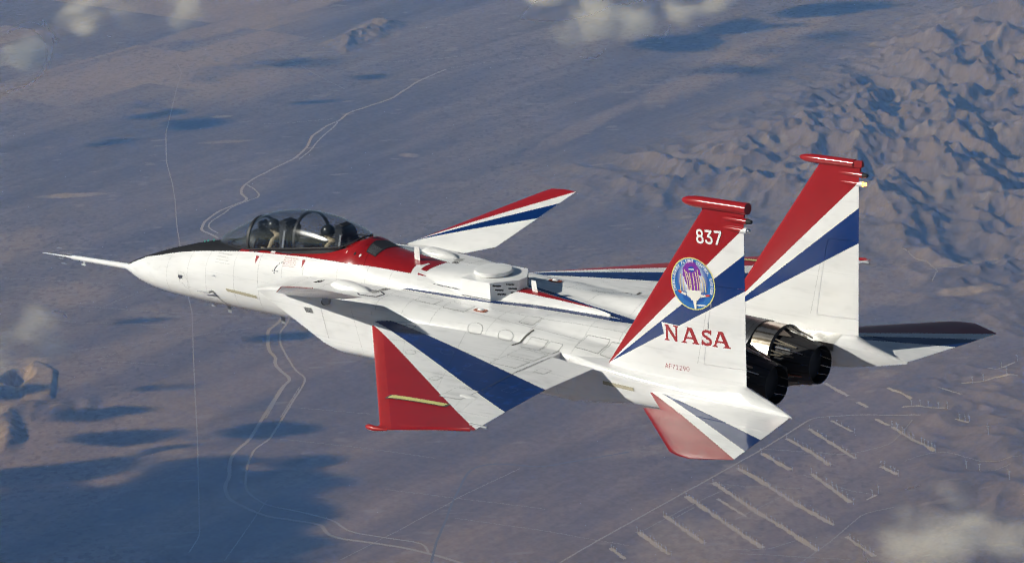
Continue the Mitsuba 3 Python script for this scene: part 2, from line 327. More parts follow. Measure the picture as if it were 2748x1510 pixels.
def bump2(u, v, cu, cv, ru, rv, h, p=1.0):
    r = np.sqrt(((u - cu) / ru) ** 2 + ((v - cv) / rv) ** 2); return h * smooth01(1 - r) ** p
def terrain(u, v):
    u, v = np.asarray(u, float), np.asarray(v, float); sh = u.shape; u, v = u.ravel(), v.ravel()
    h = np.zeros_like(u)
    near = (u > 9000) & (u < 24000) & (np.abs(v) < 7000)
    if near.any():
        a, b = u[near], v[near]; z = 6 * meshkit.fbm(np.stack([a / 900, b / 900, a * 0], -1), 3, 5)
        z += 2.0 * meshkit.fbm(np.stack([a / 70, b / 70, a * 0], -1), 2, 9)
        dm = poly_depth(MOUNT, a, b); M = smooth01((dm + 60) / 950.0) ** .8
        sel = M > 0
        if sel.any():
            p, q, m = a[sel], b[sel], M[sel]
            wu = 180 * (meshkit.noise(np.stack([p / 700, q / 700, p * 0 + 4.4], -1), 3) - .5); wv = 180 * (meshkit.noise(np.stack([p / 700, q / 700, p * 0 + 8.1], -1), 4) - .5)
            p2, q2 = p + wu + .25 * q, q + wv
            z1 = 190 * perlin(p / 1500, q / 1100, 5) + 66 * crests(p2 + .3 * q2, q2, 1000, 1, 7, 2.0, .52) + 38 * crests(p2 + .5 * wv, q2 * 1.2, 380, 11, 5, 1.8, .52) - 40
            z1 = z1 + 15 * crests(p2, q2, 130, 61, 3, 1.6, .5)
            z[sel] += m * z1 * (.55 + .45 * m)
        dk = smooth01((poly_depth(KNOLLS, a, b) + 20) / 160.0); sel = dk > 0
        if sel.any():
            p, q = a[sel], b[sel]; z[sel] += dk[sel] * (26 * ridged(p, q, 150, 21) + 20 * ridged(p, q, 62, 22) + 8 * ridged(p, q, 30, 23))
        # low range at the lower right, small hills and a pit with its heap at the left
        f = smooth01((b - 1050) / 500.0) * smooth01((12300 - a) / 600.0); z += f * (34 * ridged(a + .5 * b, b, 420, 31) + 18 * ridged(a, b + .4 * a, 170, 32) + 5 * ridged(a, b, 60, 33))
        z += bump2(a, b, 14300, 1800, 520, 330, 120, 1.0) * (.6 + .5 * ridged(a, b, 240, 41)) + bump2(a, b, 13350, 1650, 300, 120, 45)
        for cu, cv, ru, rv, hh in ((11990, -1775, 250, 75, 30), (12110, -1700, 150, 90, 20), (11800, -1740, 210, 70, 30), (12080, -1595, 150, 80, 18), (12130, -1505, 130, 60, 12), (12330, -1835, 170, 60, 14), (11830, -1850, 260, 90, 24)):
            z += bump2(a, b, cu, cv, ru, rv, hh) * (.75 + .45 * ridged(a, b, 60, 51))
        dp = poly_depth(sg.Polygon([(12690, -1752), (12610, -1690), (12540, -1650), (12210, -1626), (12225, -1743), (12517, -1790)]), a, b); z += 11 * smooth01(dp / 16.0)
        z -= 46 * smooth01((1 - np.sqrt(((a - 12500) / 120) ** 2 + ((b + 1790) / 66) ** 2)) / .5)
        h[near] = z
    far = np.clip((np.abs(v) - 6000) / 20000, 0, 1) + np.clip((u - 24000) / 30000, 0, 1)
    h += np.minimum(far, 1) * 500 * meshkit.fbm(np.stack([u / 9000, v / 9000, u * 0], -1), 4, 77)
    return h.reshape(sh)
_out = np.array([700, 1700, 3400, 7000, 14000, 28000, 60000, 150000.])
vs_ = np.concatenate([-2950 - _out[::-1], np.arange(-2950, 2950.1, 8.0), 2950 + _out])
us_ = np.concatenate([[-150000, -60000, -25000, -8000, 0, 4000, 7000, 9000, 9600], np.arange(9900, 19700, 12.0), [19760, 19900, 20200, 20900, 22400, 25500, 32000, 45000, 75000, 150000]])
UU, VV = np.meshgrid(us_, vs_, indexing='ij')
HH = terrain(UU, VV)
xy = uv_xy(UU, VV); nu, nv = UU.shape
gv = np.column_stack([xy.reshape(-1, 2), (ZG + HH).ravel()])
i, j = np.meshgrid(np.arange(nu - 1), np.arange(nv - 1), indexing='ij'); a = (i * nv + j).ravel()
gf = np.vstack([np.stack([a, a + 1, a + nv + 1], 1), np.stack([a, a + nv + 1, a + nv], 1)])
if np.cross(gv[gf[0, 1]] - gv[gf[0, 0]], gv[gf[0, 2]] - gv[gf[0, 0]])[2] < 0: gf = gf[:, ::-1]
def ground_uv(p):
    x, y = p.x - CAM[0], p.y - CAM[1]; return x * EU[0] + y * EU[1], x * EV[0] + y * EV[1]
TAN_SPOTS = [  # u, v, half length, half width, turn (deg, from u towards v), strength
    (18560, -1150, 900, 130, 40, .8), (18250, -1500, 500, 90, 40, .7), (17450, -2050, 700, 230, 42, .55), (14200, -2100, 420, 180, 30, .5), (13520, -1700, 180, 190, 20, .6), (13250, -1350, 120, 150, 20, .35), (16850, 1050, 900, 170, 30, .55), (17650, 1500, 500, 110, 30, .5), (15800, 350, 600, 70, 30, .4),
    (10450, 500, 260, 190, 20, .65), (10800, 760, 200, 120, 25, .5), (11350, 480, 70, 260, -8, .5), (10350, 1000, 160, 260, 0, .5), (12900, 1690, 60, 130, 0, 1.0), (13350, 1800, 110, 75, 10, 1.25), (13250, 1660, 40, 90, 0, .8), (12480, -1800, 190, 120, 0, .9), (12680, -1760, 60, 70, 0, 1.0), (12380, -1690, 190, 55, 0, .8), (11950, -1800, 260, 130, 0, .6),
    (15860, -1250, 30, 140, 0, .5), (15040, -1850, 40, 170, 0, .9), (16350, -1300, 25, 60, 0, .7), (12900, 1420, 80, 120, 0, .4), (14900, -250, 60, 120, 0, .2), (11500, -1250, 200, 160, 30, .4), (17950, -640, 260, 150, 10, .55), (15450, -420, 40, 60, 40, .7), (12020, 1250, 60, 90, 0, .5), (11120, 690, 60, 50, 0, .6)]
def ground_color(p, n, uv):
    u, v = ground_uv(p)
    s, t = u * .7526 + v * .6585, -u * .6585 + v * .7526
    streak = fbm(s / 1500, t / 210, 1.0, 4); wash = fbm(s / 420 + 9, t / 45, 2.0, 3); blot = fbm(u / 1900, v / 700, 5.0, 3)
    c = mix((.108, .090, .080), (.178, .142, .112), smoothstep(.34, .66, .55 * streak + .45 * blot))
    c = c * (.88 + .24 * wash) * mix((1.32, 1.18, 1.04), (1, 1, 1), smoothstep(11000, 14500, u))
    tan = mi.Float(0)
    for cu, cv, a, b, deg, k in TAN_SPOTS:
        ca, sa = math.cos(math.radians(deg)), math.sin(math.radians(deg)); du, dv = u - cu, v - cv
        q = dr.square((du * ca + dv * sa) / a) + dr.square((-du * sa + dv * ca) / b)
        tan = dr.maximum(tan, k * smoothstep(1.25, .25, q + 1.0 * (fbm(u / 150, v / 60, cu * .01, 3) - .5)))
    # parcels of bare land far off at the left
    f = smoothstep(16300, 17200, u) * smoothstep(-700, -1250, v); r = cell_r(s / 560, t / 330)
    tan = dr.maximum(tan, f * dr.select(r > .50, mi.Float(.75), mi.Float(.12)) * smoothstep(.25, .5, streak + .15))
    c = mix(c, (.29, .215, .145), dr.clip(tan, 0, 1)); c = mix(c, (.42, .33, .225), dr.clip(tan - .85, 0, 1))
    # scrub: dark bushes and pale bare spots
    b1 = noise(u / 21, v / 15, 3.0); b2 = fbm(u / 9, v / 7, 8.0, 2)
    c = c * (1.0 + .20 * (b1 - .5) + .20 * (b2 - .5)) * (1 - .22 * smoothstep(.60, .72, fbm(u / 26, v / 20, 15.0, 2)) * smoothstep(.40, .62, blot))
    br = smoothstep(.74, .86, fbm(u / 55, v / 120, 11.0, 3)); c = mix(c, (.27, .215, .165), br * .45)
    # bare steep slopes, browner on the mountains
    m = smoothstep(0, 120, p.z - ZG)
    c = mix(c, mix((.118, .093, .074), (.182, .138, .102), fbm(u / 240, v / 160, 4.0, 4)) * (.85 + .3 * b2), m * .9)
    pale = smoothstep(.63, .70, fbm(u / 130, v / 70, 6.0, 4)); c = mix(c, (.28, .235, .19), pale * m * .30)
    return c
cell_r = lambda a, b: mikit.cell_rand(a, b)
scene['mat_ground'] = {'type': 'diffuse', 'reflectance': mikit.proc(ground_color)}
scene['mat_road'] = flat((.30, .24, .18), .9, 0, .1)
scene['mat_paved'] = flat((.13,.12,.115), .9, 0, .1)
scene['mat_pad'] = flat((.36, .285, .205), .9, 0, .1)
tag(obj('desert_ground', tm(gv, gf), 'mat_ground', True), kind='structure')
def ribbon(pts, w, off=1.2, wob=0.0):
    p = np.array(pts, float); d = np.concatenate([[0], np.cumsum(np.linalg.norm(np.diff(p, axis=0), axis=1))])
    s = np.arange(0, d[-1] + 1, 18.0)
    uv = np.stack([np.interp(s, d, p[:, 0]), np.interp(s, d, p[:, 1])], 1)
    k = np.ones(5) / 5
    if len(uv) > 9:
        sm = np.stack([np.convolve(np.pad(uv[:, c], 2, mode='edge'), k, 'valid') for c in (0, 1)], 1); uv = sm
    t = np.gradient(uv, axis=0); t /= np.linalg.norm(t, axis=1, keepdims=True) + 1e-9; nrm = np.stack([-t[:, 1], t[:, 0]], 1)
    ww = w / 2 * (1 + wob * (RNG.random(len(uv)) - .5))
    cols = [uv + nrm * (ww * f)[:, None] for f in (-1, 0, 1)]
    q = np.stack(cols, 1); z = terrain(q[..., 0], q[..., 1]); z = np.maximum(z, z.mean(1, keepdims=True) - .5) + off
    pos = np.concatenate([uv_xy(q[..., 0], q[..., 1]), (ZG + z)[..., None]], -1)
    return loft(pos, (False, False), closed=False)
for k, (w, pts) in enumerate(ROADS):
    tag(obj('paved_road' if k == 7 else 'dirt_road', ribbon(pts, w * (.62 if w < 7 else .78)), 'mat_paved' if k == 7 else 'mat_road'), kind='structure')
for w, n, hgt, pts in PADS:
    if w: tag(obj('bare_soil_row', ribbon(pts, w * 1.15, 1.0, .9), 'mat_pad'), kind='structure')

def turbine(h, yaw, ph):
    r = h * .42; a = np.linspace(0, 2 * PI, 7)[:-1]
    tower = loft([[(w * math.cos(q), w * math.sin(q), z) for q in a] for z, w in ((0, .038 * h), (h, .024 * h))])
    parts = [tower, box((-.09 * h, -.04 * h, h - .035 * h), (.10 * h, .04 * h, h + .045 * h))]
    for k in range(3):
        q = ph + k * 2 * PI / 3; d = np.array([0, math.cos(q), math.sin(q)]); s = np.array([0, -math.sin(q), math.cos(q)]); c = np.array([-.115 * h, 0, h])
        parts.append(loft([[c + d * l + s * w * e + np.array([f, 0, 0]) for e, f in ((-1, 0), (0, -.012 * h), (1, 0), (0, .012 * h))] for l, w in ((0, .018 * h), (.25 * r, .030 * h), (r, .010 * h))]))
    m = cat(*parts); m.apply_transform(trimesh.transformations.rotation_matrix(yaw, [0, 0, 1])); return m
scene['mat_turbine'] = flat((.40, .40, .41), .6)
_rows = [k for k in range(len(PADS)) if PADS[k][1]]
_order = sorted(_rows, key=lambda k: np.mean([q[0] for q in PADS[k][3]]))
_ones = ['first', 'second', 'third', 'fourth', 'fifth', 'sixth', 'seventh', 'eighth', 'ninth', 'tenth', 'eleventh', 'twelfth', 'thirteenth', 'fourteenth', 'fifteenth', 'sixteenth', 'seventeenth', 'eighteenth', 'nineteenth', 'twentieth']
_nth = _ones + ['twenty-' + w for w in _ones[:9]] + ['thirtieth']
for rank, k in enumerate(_order):
    w, n, hgt, pts = PADS[k]; p = np.array(pts, float); dd_ = np.concatenate([[0], np.cumsum(np.linalg.norm(np.diff(p, axis=0), axis=1))])
    nth = -1
    for t in np.linspace(.03, .97, n):
        if RNG.random() < .22: continue
        nth += 1
        uu, vv = np.interp(t * dd_[-1], dd_, p[:, 0]) + RNG.normal(0, 2), np.interp(t * dd_[-1], dd_, p[:, 1]) + RNG.normal(0, 2)
        m = turbine(hgt * .80 * (.9 + .2 * RNG.random()), .9 + RNG.normal(0, .12), RNG.random() * 2); c = uv_xy(np.array(uu), np.array(vv)); m.apply_translation([c[0], c[1], ZG + float(terrain(np.array([uu]), np.array([vv]))[0]) - .4])
        tag(obj('wind_turbine', m, 'mat_turbine'), f'white wind turbine, {_nth[nth]} from the left in the {_nth[rank]} row of the wind farm', 'wind turbine', f'wind turbines of the {_nth[rank]} row')

# ---------------------------------------------------------------- the air
scene['air'] = {'type': 'homogeneous', 'albedo': {'type': 'rgb', 'value': [.97, .97, .97]}, 'sigma_t': {'type': 'rgb', 'value': [6.2e-6, 1.42e-5, 3.7e-5]}}
scene['haze'] = {'type': 'cube', 'bsdf': {'type': 'null'}, 'interior': {'type': 'ref', 'id': 'air'},
                 'to_world': T().translate([CAM[0], CAM[1], (40 + ZG - 200) / 2]).scale([190000, 190000, (40 - (ZG - 200)) / 2])}
tag('haze', kind='stuff')
scene['camera']['medium'] = {'type': 'ref', 'id': 'air'}

# ---------------------------------------------------------------- clouds: low scattered puffs; some in view, the others beyond the left and top edge, whose shadows lie on the plain
SH = np.array([SUN @ np.array([*EU, 0]), SUN @ np.array([*EV, 0])]) / SUN[2]     # metres towards the sun per metre of height
def cloud(blobs, hc, thick, seed, dens, lam=190.0, edge=.30, label=None, shadow=False, cell=13.0, alb=.985, soft=1.0, wisp=4.2):
    """blobs: (u, v, half size along u, half size along v) at the cloud, or of its shadow on the plain"""
    B = np.array(blobs, float)
    if shadow: B[:, 0] += SH[0] * hc; B[:, 1] += SH[1] * hc
    lo = (B[:, :2] - B[:, 2:] * 1.32).min(0); hi = (B[:, :2] + B[:, 2:] * 1.32).max(0); z0, z1 = -.45 * thick, 1.21 * thick
    nu_, nv_, nz_ = [int(np.clip(round(x / cell), 10, 120)) for x in (hi[0] - lo[0], hi[1] - lo[1], (z1 - z0) * 1.2)]
    u = lo[0] + (np.arange(nu_) + .5) / nu_ * (hi[0] - lo[0]); v = lo[1] + (np.arange(nv_) + .5) / nv_ * (hi[1] - lo[1]); z = z0 + (np.arange(nz_) + .5) / nz_ * (z1 - z0)
    Z, U_, V_ = np.meshgrid(z, u, v, indexing='ij')
    f = np.full_like(Z, -9.0); hull = None
    for cu, cv, a, b in B:
        r2 = ((U_ - cu) / a) ** 2 + ((V_ - cv) / b) ** 2 + ((Z / thick - .38) / .62) ** 2
        f = np.maximum(f, 1 - r2 ** .75)
        e = m3.Manifold.sphere(1.0, 28).scale([1.27 * b, 1.27 * a, 1.27 * .62 * thick]).translate([float(cv), float(cu), .38 * thick]); hull = e if hull is None else hull + e
    P = np.stack([U_ / lam, V_ / lam, Z / lam * 1.5], -1)
    w3 = np.stack([meshkit.fbm(P * .7 + k * 9.1, 4, seed + 40 + k) for k in range(3)], -1)
    n = meshkit.fbm(P * 1.1 + 2.2 * w3, 6, seed)
    d = np.clip((f * .9 - edge - wisp * (.53 - n)) / (1.35 * soft), 0, 1) ** 1.4 * smooth01((f + .40) / .7)
    key = 'cloud'; k = 0
    while key in scene: k += 1; key = f'cloud_{k:03d}'
    base = ZG + hc - thick * .4
    M = np.eye(4); c = uv_xy(lo[0], lo[1]); M[:2, 0] = EV * (hi[1] - lo[1]); M[:2, 1] = EU * (hi[0] - lo[0]); M[2, 2] = z1 - z0; M[:3, 3] = [c[0], c[1], base + z0]
    scene[key + '_vapour'] = {'type': 'heterogeneous', 'albedo': {'type': 'rgb', 'value': [alb] * 3}, 'scale': 1.0,
                              'sigma_t': {'type': 'gridvolume', 'grid': mi.VolumeGrid((d * dens).astype(np.float32)), 'to_world': T(M.tolist()), 'filter_type': 'trilinear', 'wrap_mode': 'clamp'}}
    h = from_m3(hull); w = np.array(h.vertices); p_ = uv_xy(w[:, 1], w[:, 0])
    scene[key] = mikit.ply(tm(np.column_stack([p_, base + w[:, 2]]), h.faces), {'type': 'null'}, interior={'type': 'ref', 'id': key + '_vapour'}, exterior={'type': 'ref', 'id': 'air'})
    tag(key, label or 'soft white cloud', 'cloud')
    return key
M3 = lambda m: m3.Manifold(m3.Mesh(np.asarray(m.vertices, np.float32), np.asarray(m.faces, np.uint32)))
def from_m3(M):
    q = M.to_mesh(); return tm(q.vert_properties[:, :3], q.tri_verts)
cloud([(16330, -2250, 300, 160), (16000, -2110, 190, 115), (16120, -2330, 240, 150)], 380, 230, 3, .016, lam=260, label='pale cloud at the far left, second from the top edge')
cloud([(17090, -1985, 240, 150), (17250, -1790, 220, 160), (17230, -1520, 190, 150)], 380, 220, 8, .015, lam=260, label='soft cloud cut by the top edge at the left')
cloud([(16780, 620, 300, 150), (17100, 800, 280, 190), (16520, 300, 190, 170), (17250, 1060, 300, 180), (16700, 450, 200, 150)], 290, 220, 21, .016, lam=280, label='white cloud at the top edge, right of the middle')
cloud([(11780, -1640, 200, 110), (11640, -1540, 170, 100), (11640, -1720, 160, 90)], 380, 130, 14, .008, lam=170, label='thin wisp of cloud at the left edge, level with the air intake')
cloud([(9330, 1150, 300, 180), (9540, 1250, 230, 150), (9280, 1320, 230, 180), (9430, 1040, 160, 90)], 380, 170, 30, .014, lam=210, label='blurred grey cloud in the lower right corner')
# shadow makers beyond the frame
cloud([(10600, -1150, 560, 480), (11000, -1450, 330, 300), (11230, -1000, 330, 230), (10950, -800, 330, 130), (11440, -1480, 130, 190), (10700, -1600, 300, 400)], 700, 260, 5, .06, lam=190, edge=.05, soft=.45, wisp=2.6, shadow=True, cell=19, label='cloud beyond the frame that darkens the plain at the lower left')
cloud([(11760, -1340, 95, 210), (11580, -1170, 70, 120), (12040, -1430, 90, 120), (11730, -860, 110, 150), (12290, -1205, 60, 60), (12310, -1770, 80, 150), (11400, -720, 90, 120)], 640, 130, 17, .05, lam=120, edge=.1, soft=.45, wisp=2.6, shadow=True, cell=16, label='row of small clouds beyond the left edge of the frame')
cloud([(16257, -1390, 130, 115), (16440, -1580, 110, 100), (17400, -990, 130, 100), (15950, -1768, 80, 100), (16541, -832, 45, 90)], 860, 110, 19, .04, lam=150, edge=.1, soft=.45, wisp=2.6, shadow=True, cell=18, label='small clouds past the far left corner')
cloud([(17400, 870, 230, 260), (17700, 1180, 220, 260), (18000, 1700, 180, 300)], 330, 180, 23, .05, lam=240, edge=.12, soft=.45, wisp=2.6, shadow=True, cell=24, label='clouds beyond the top edge that darken the far plain')
cloud([(12830, -860, 60, 150), (16990, -616, 70, 90), (13140, -1371, 50, 80)], 640, 90, 29, .04, lam=110, edge=.05, soft=.45, wisp=2.6, shadow=True, cell=22, label='scraps of cloud beyond the frame')
# ================================================================ THE JET (body axes: x aft, y right, z up)
J = 'fighter_jet'
tag(J, 'white two-seat twin-tail jet with red and blue stripes, flying over the desert', 'fighter jet')

# ---- fuselage: nose, cockpit section, spine
FUS = np.array([  # x, ztop, zbot, half width, z of widest, top power, bottom power
    [.00, -.455, -.585, .065, -.52, 2.0, 2.0], [.08, -.415, -.62, .105, -.515, 2.0, 2.0], [.20, -.352, -.655, .15, -.51, 2.0, 2.0], [.42, -.258, -.725, .24, -.50, 2.0, 2.0],
    [.78, -.122, -.80, .345, -.47, 2.0, 2.0], [1.05, -.028, -.832, .42, -.45, 2.0, 2.0], [1.35, .075, -.852, .49, -.42, 2.0, 2.05],
    [1.75, .192, -.865, .57, -.37, 2.05, 2.1], [2.4, .372, -.866, .67, -.30, 2.15, 2.2], [2.9, .47, -.862, .725, -.24, 2.3, 2.3],
    [3.4, .56, -.857, .755, -.18, 2.5, 2.4], [4.1, .65, -.85, .775, -.12, 2.7, 2.5], [5.0, .74, -.84, .80, -.05, 2.8, 2.6],
    [5.6, .81, -.84, .81, 0, 2.8, 2.7], [6.2, .89, -.84, .82, .05, 2.8, 2.7], [6.65, .97, -.84, .825, .08, 2.7, 2.7], [6.85, 1.03, -.84, .825, .1, 2.55, 2.7], [7.1, 1.12, -.84, .825, .12, 2.3, 2.7], [7.35, 1.035, -.84, .825, .15, 2.25, 2.7],
    [7.65, .945, -.84, .82, .18, 2.3, 2.7], [8.2, .865, -.8, .81, .2, 2.4, 2.7], [8.9, .785, -.7, .79, .22, 2.5, 2.7], [10.0, .70, -.5, .66, .25, 2.3, 2.5],
    [11.0, .66, -.2, .47, .30, 2.0, 2.0], [12.0, .59, 0, .25, .32, 1.8, 2.0], [12.8, .53, .1, .12, .34, 1.6, 2.0], [13.25, .46, .2, .03, .35, 1.5, 2.0]])
NTH = 40
_th = np.linspace(0, PI, NTH)
def fus_params(x):
    return [pchip(x, FUS[:, 0], FUS[:, k]) for k in range(1, 7)]
def fus_ring(x):
    zt, zb, w, zm, nt, nb = [float(v) for v in fus_params(x)]
    c, s = np.cos(_th), np.abs(np.sin(_th))
    p = np.where(c >= 0, nt, nb)
    y = w * s ** (2 / p); z = zm + np.where(c >= 0, zt - zm, zm - zb) * np.sign(c) * np.abs(c) ** (2 / p)
    y = np.where(s < 1e-9, 0, y)
    right = np.stack([np.full(NTH, x), y, z], 1)
    left = right[::-1][1:-1] * [1, -1, 1]
    return np.vstack([right, left])
def fus_y(x, z):
    """half width of the fuselage skin at x, z (arrays)"""
    zt, zb, w, zm, nt, nb = fus_params(np.asarray(x, float))
    u = np.where(z >= zm, (z - zm) / (zt - zm), (zm - z) / (zm - zb)); p = np.where(z >= zm, nt, nb)
    return w * np.clip(1 - np.clip(u, 0, 1) ** p, 0, 1) ** (1 / p)
def fus_ztop(x, y):
    zt, zb, w, zm, nt, nb = fus_params(np.asarray(x, float))
    return zm + (zt - zm) * np.clip(1 - np.clip(np.abs(y) / w, 0, 1) ** nt, 0, 1) ** (1 / nt)

# sill of the canopy: half width and height by x
SX = np.array([2.86, 3.0, 3.2, 3.43, 3.76, 4.11, 4.73, 5.58, 6.25, 6.69, 6.835, 6.95, 7.03, 7.10])
SY = np.array([.0, .14, .235, .327, .417, .484, .541, .579, .561, .456, .365, .249, .13, .0])
SZ = np.array([.465, .475, .492, .515, .538, .579, .689, .820, .929, .985, 1.03, 1.10, 1.15, 1.165])
def sill(x): return np.interp(x, SX, SY), np.interp(x, SX, SZ)
def sill_s(x): return pchip(x, SX, SY), pchip(x, SX, SZ)

xs = np.unique(np.concatenate([np.linspace(0, .4, 9), np.linspace(.4, 3, 30), np.linspace(3, 13.25, 110)]))
fus = loft([fus_ring(x) for x in xs])
# the cockpit well is cut out of the skin
well = []
for x in np.linspace(3.2, 6.75, 24):
    y, z = sill_s(x); y = max(float(y) - .035, .05)
    zf = .02 if x < 5.0 else .16
    zf = zf if 3.7 < x < 6.6 else .35
    well.append([[x, -y, z + .5], [x, y, z + .5], [x, y, zf], [x, -y, zf]])
well = loft(well)
def welded(m):
    m = trimesh.Trimesh(m.vertices, m.faces, process=True); m.merge_vertices(); return m
W1, W2 = welded(fus), welded(well)
cutM = M3(W1) - M3(W2)
fus = from_m3(cutM) if not cutM.is_empty() else fus
obj(J + '__fuselage', fus, 'mat_skin', 40)

# cockpit tub lining
tub = []
for x in np.linspace(3.25, 6.7, 20):
    y, z = sill_s(x); y = max(float(y) - .05, .04); z = float(z) - .03
    zf = .04 if 3.7 < x < 6.6 else .37
    zf = zf if x < 5.0 else max(zf, .18)
    tub.append([[x, -y, z], [x, -y * .95, zf], [x, 0, zf], [x, y * .95, zf], [x, y, z]])
obj(J + '__cockpit_tub', loft(tub, (False, False), closed=False), 'mat_dark')

# ---- canopy glass and its frames
CTOP = np.array([[2.86, .47], [3.0, .60], [3.3, .775], [3.65, .955], [4.03, 1.14], [4.52, 1.325], [5.0, 1.42], [5.48, 1.455], [5.94, 1.42], [6.4, 1.33], [6.85, 1.215], [7.10, 1.168]])
def glass_pt(x, t, grow=0.0):
    """t: 0 left sill .. pi right sill"""
    y, z = sill_s(x); top = float(pchip(x, CTOP[:, 0], CTOP[:, 1])); y = float(y) + grow; h = max(top - float(z), .002) + grow
    return [x, -y * math.copysign(abs(math.cos(t)) ** .92, math.cos(t)), float(z) + h * math.sin(t) ** .92]
def glass(x0, x1, n, grow=0.0):
    return loft([[glass_pt(x, t, grow) for t in np.linspace(0, PI, 37)] for x in np.linspace(x0, x1, n)], (False, False), closed=False)
obj(J + '__windshield', glass(2.88, 4.07, 22), 'mat_glass', True)
obj(J + '__canopy', glass(4.13, 7.09, 48), 'mat_glass', True)
def arch(x, w, grow, lean=0.0, thick=.03, n=30):
    out = []
    for t in np.linspace(0, PI, n):
        a = np.array(glass_pt(x, t, grow)); b = np.array(glass_pt(x, t, grow - thick)); dx = lean * math.sin(t)
        out.append([a + [dx - w / 2, 0, 0], a + [dx + w / 2, 0, 0], b + [dx + w / 2, 0, 0], b + [dx - w / 2, 0, 0]])
    return loft(out)
obj(J + '__canopy_bow', arch(4.10, .055, .008, -.02, .05), 'mat_black', 40)
obj(J + '__canopy_bow', arch(5.50, .06, -.006, -.05, .04), 'mat_black', 40)
rail = []
for x in np.concatenate([np.linspace(2.9, 4.1, 14), np.linspace(4.2, 6.6, 22), [6.69, 6.76, 6.835, 6.9, 6.95, 7.0, 7.03, 7.06]]):
    y, z = sill_s(x); rail.append([x, -float(y), float(z)])
rail = np.array(rail); full = np.vstack([rail, [[7.115, 0, 1.168]], (rail * [1, -1, 1])[::-1]])
obj(J + '__canopy_sill', tube(full, .018, 8), 'mat_black', 60)

# ---- cockpit furniture
def slab(pts, y):
    p = sg.Polygon(pts); m = trimesh.creation.extrude_polygon(p, 2 * y, engine='earcut')
    v = np.array(m.vertices); return tm(np.stack([v[:, 0], v[:, 2] - y, v[:, 1]], 1), m.faces)
obj(J + '__instrument_coaming', loft([[[x, y * sy, zz] for y, zz in zip(np.cos(np.linspace(0, PI, 15)), z0 + h * np.sin(np.linspace(0, PI, 15)) ** .7)] for x, sy, z0, h in
    ((3.40, .22, .46, .10), (3.65, .34, .46, .24), (3.90, .36, .46, .41), (4.06, .36, .46, .46), (4.19, .35, .46, .36), (4.22, .34, .45, .33))]), 'mat_black', 50)
obj(J + '__instrument_coaming', loft([[[x, y * sy, zz] for y, zz in zip(np.cos(np.linspace(0, PI, 15)), z0 + h * np.sin(np.linspace(0, PI, 15)) ** .7)] for x, sy, z0, h in
    ((5.15, .22, .60, .12), (5.3, .36, .60, .27), (5.52, .40, .60, .33), (5.56, .38, .58, .30))]), 'mat_black', 50)
hud = sg.Polygon([(3.98, .86), (4.20, .86), (4.28, 1.04), (4.14, 1.06)])
obj(J + '__head_up_display', cat(slab([(4.02, .80), (4.06, .80), (4.14, 1.08), (4.10, 1.08)], .11), slab([(4.08, 1.03), (4.26, 1.0), (4.27, 1.03), (4.10, 1.07)], .09)), 'mat_dark')
def seat(x, z, key):
    k = obj(J + '__ejection_seat', slab([(x, z), (x + .12, z), (x + .30, z + .74), (x + .26, z + .82), (x + .10, z + .84), (x + .08, z + .70)], .21), 'mat_dark')
    obj(k + '__headrest', cat(slab([(x + .06, z + .62), (x + .20, z + .58), (x + .32, z + .78), (x + .22, z + .89), (x + .05, z + .86)], .17),
                              slab([(x - .02, z + .86), (x + .12, z + .93), (x + .24, z + .90), (x + .10, z + .84)], .12)), 'mat_black')
    obj(k + '__seat_rail', cat(beam((x + .06, -.22, z - .05), (x + .26, -.22, z + .74), .05), beam((x + .06, .22, z - .05), (x + .26, .22, z + .74), .05)), 'mat_gray')
    obj(k + '__seat_pan', slab([(x - .48, z - .12), (x + .1, z - .16), (x + .1, z + .02), (x - .46, z + .02)], .22), 'mat_dark')
seat(4.70, .29, 0); seat(6.26, .41, 1)
obj(J + '__canopy_actuator', cat(beam((6.72, -.12, .80), (6.62, -.12, 1.10), .05), beam((6.72, .12, .80), (6.62, .12, 1.10), .05), box((6.58, -.2, .78), (6.95, .2, .92))), 'mat_black')

# ---- nose boom with its vanes
NB = J + '__nose_boom'
a, b = np.array([.02, 0, -.52]), np.array([-2.70, 0, -.595])
bp = [a + (b - a) * f for f in (0, .03, .30, .64, .655, .67, .80, .99, 1.0)]
obj(NB, tube(bp, [.075, .066, .058, .05, .04, .022, .016, .008, .002], 16), 'mat_white_flat', 40)
for (f, s, l) in ((.80, 1, .16), (.76, -1, .17)):
    q = a + (b - a) * f
    obj(NB + '__vane', cat(beam(q, q + [0, 0, .17 * s], .010), beam(q + [-.05, 0, .17 * s], q + [.09, 0, .17 * s], .006, .05, (0, 1, 0))), 'mat_gray')
for s in (-1, 1):
    q = a + (b - a) * (.74 + .02 * s)
    obj(NB + '__vane', cat(beam(q, q + [0, .17 * s, 0], .010), beam(q + [-.05, .17 * s, 0], q + [.09, .17 * s, 0], .05, .006)), 'mat_gray')
obj(NB + '__air_probe', cat(tube([a + (b - a) * .51, a + (b - a) * .51 + [0, -.02, -.12]], .02, 8), tube([a + (b - a) * .51 + [-.07, -.02, -.12], a + (b - a) * .51 + [.05, -.02, -.12]], .018, 8)), 'mat_white_flat')

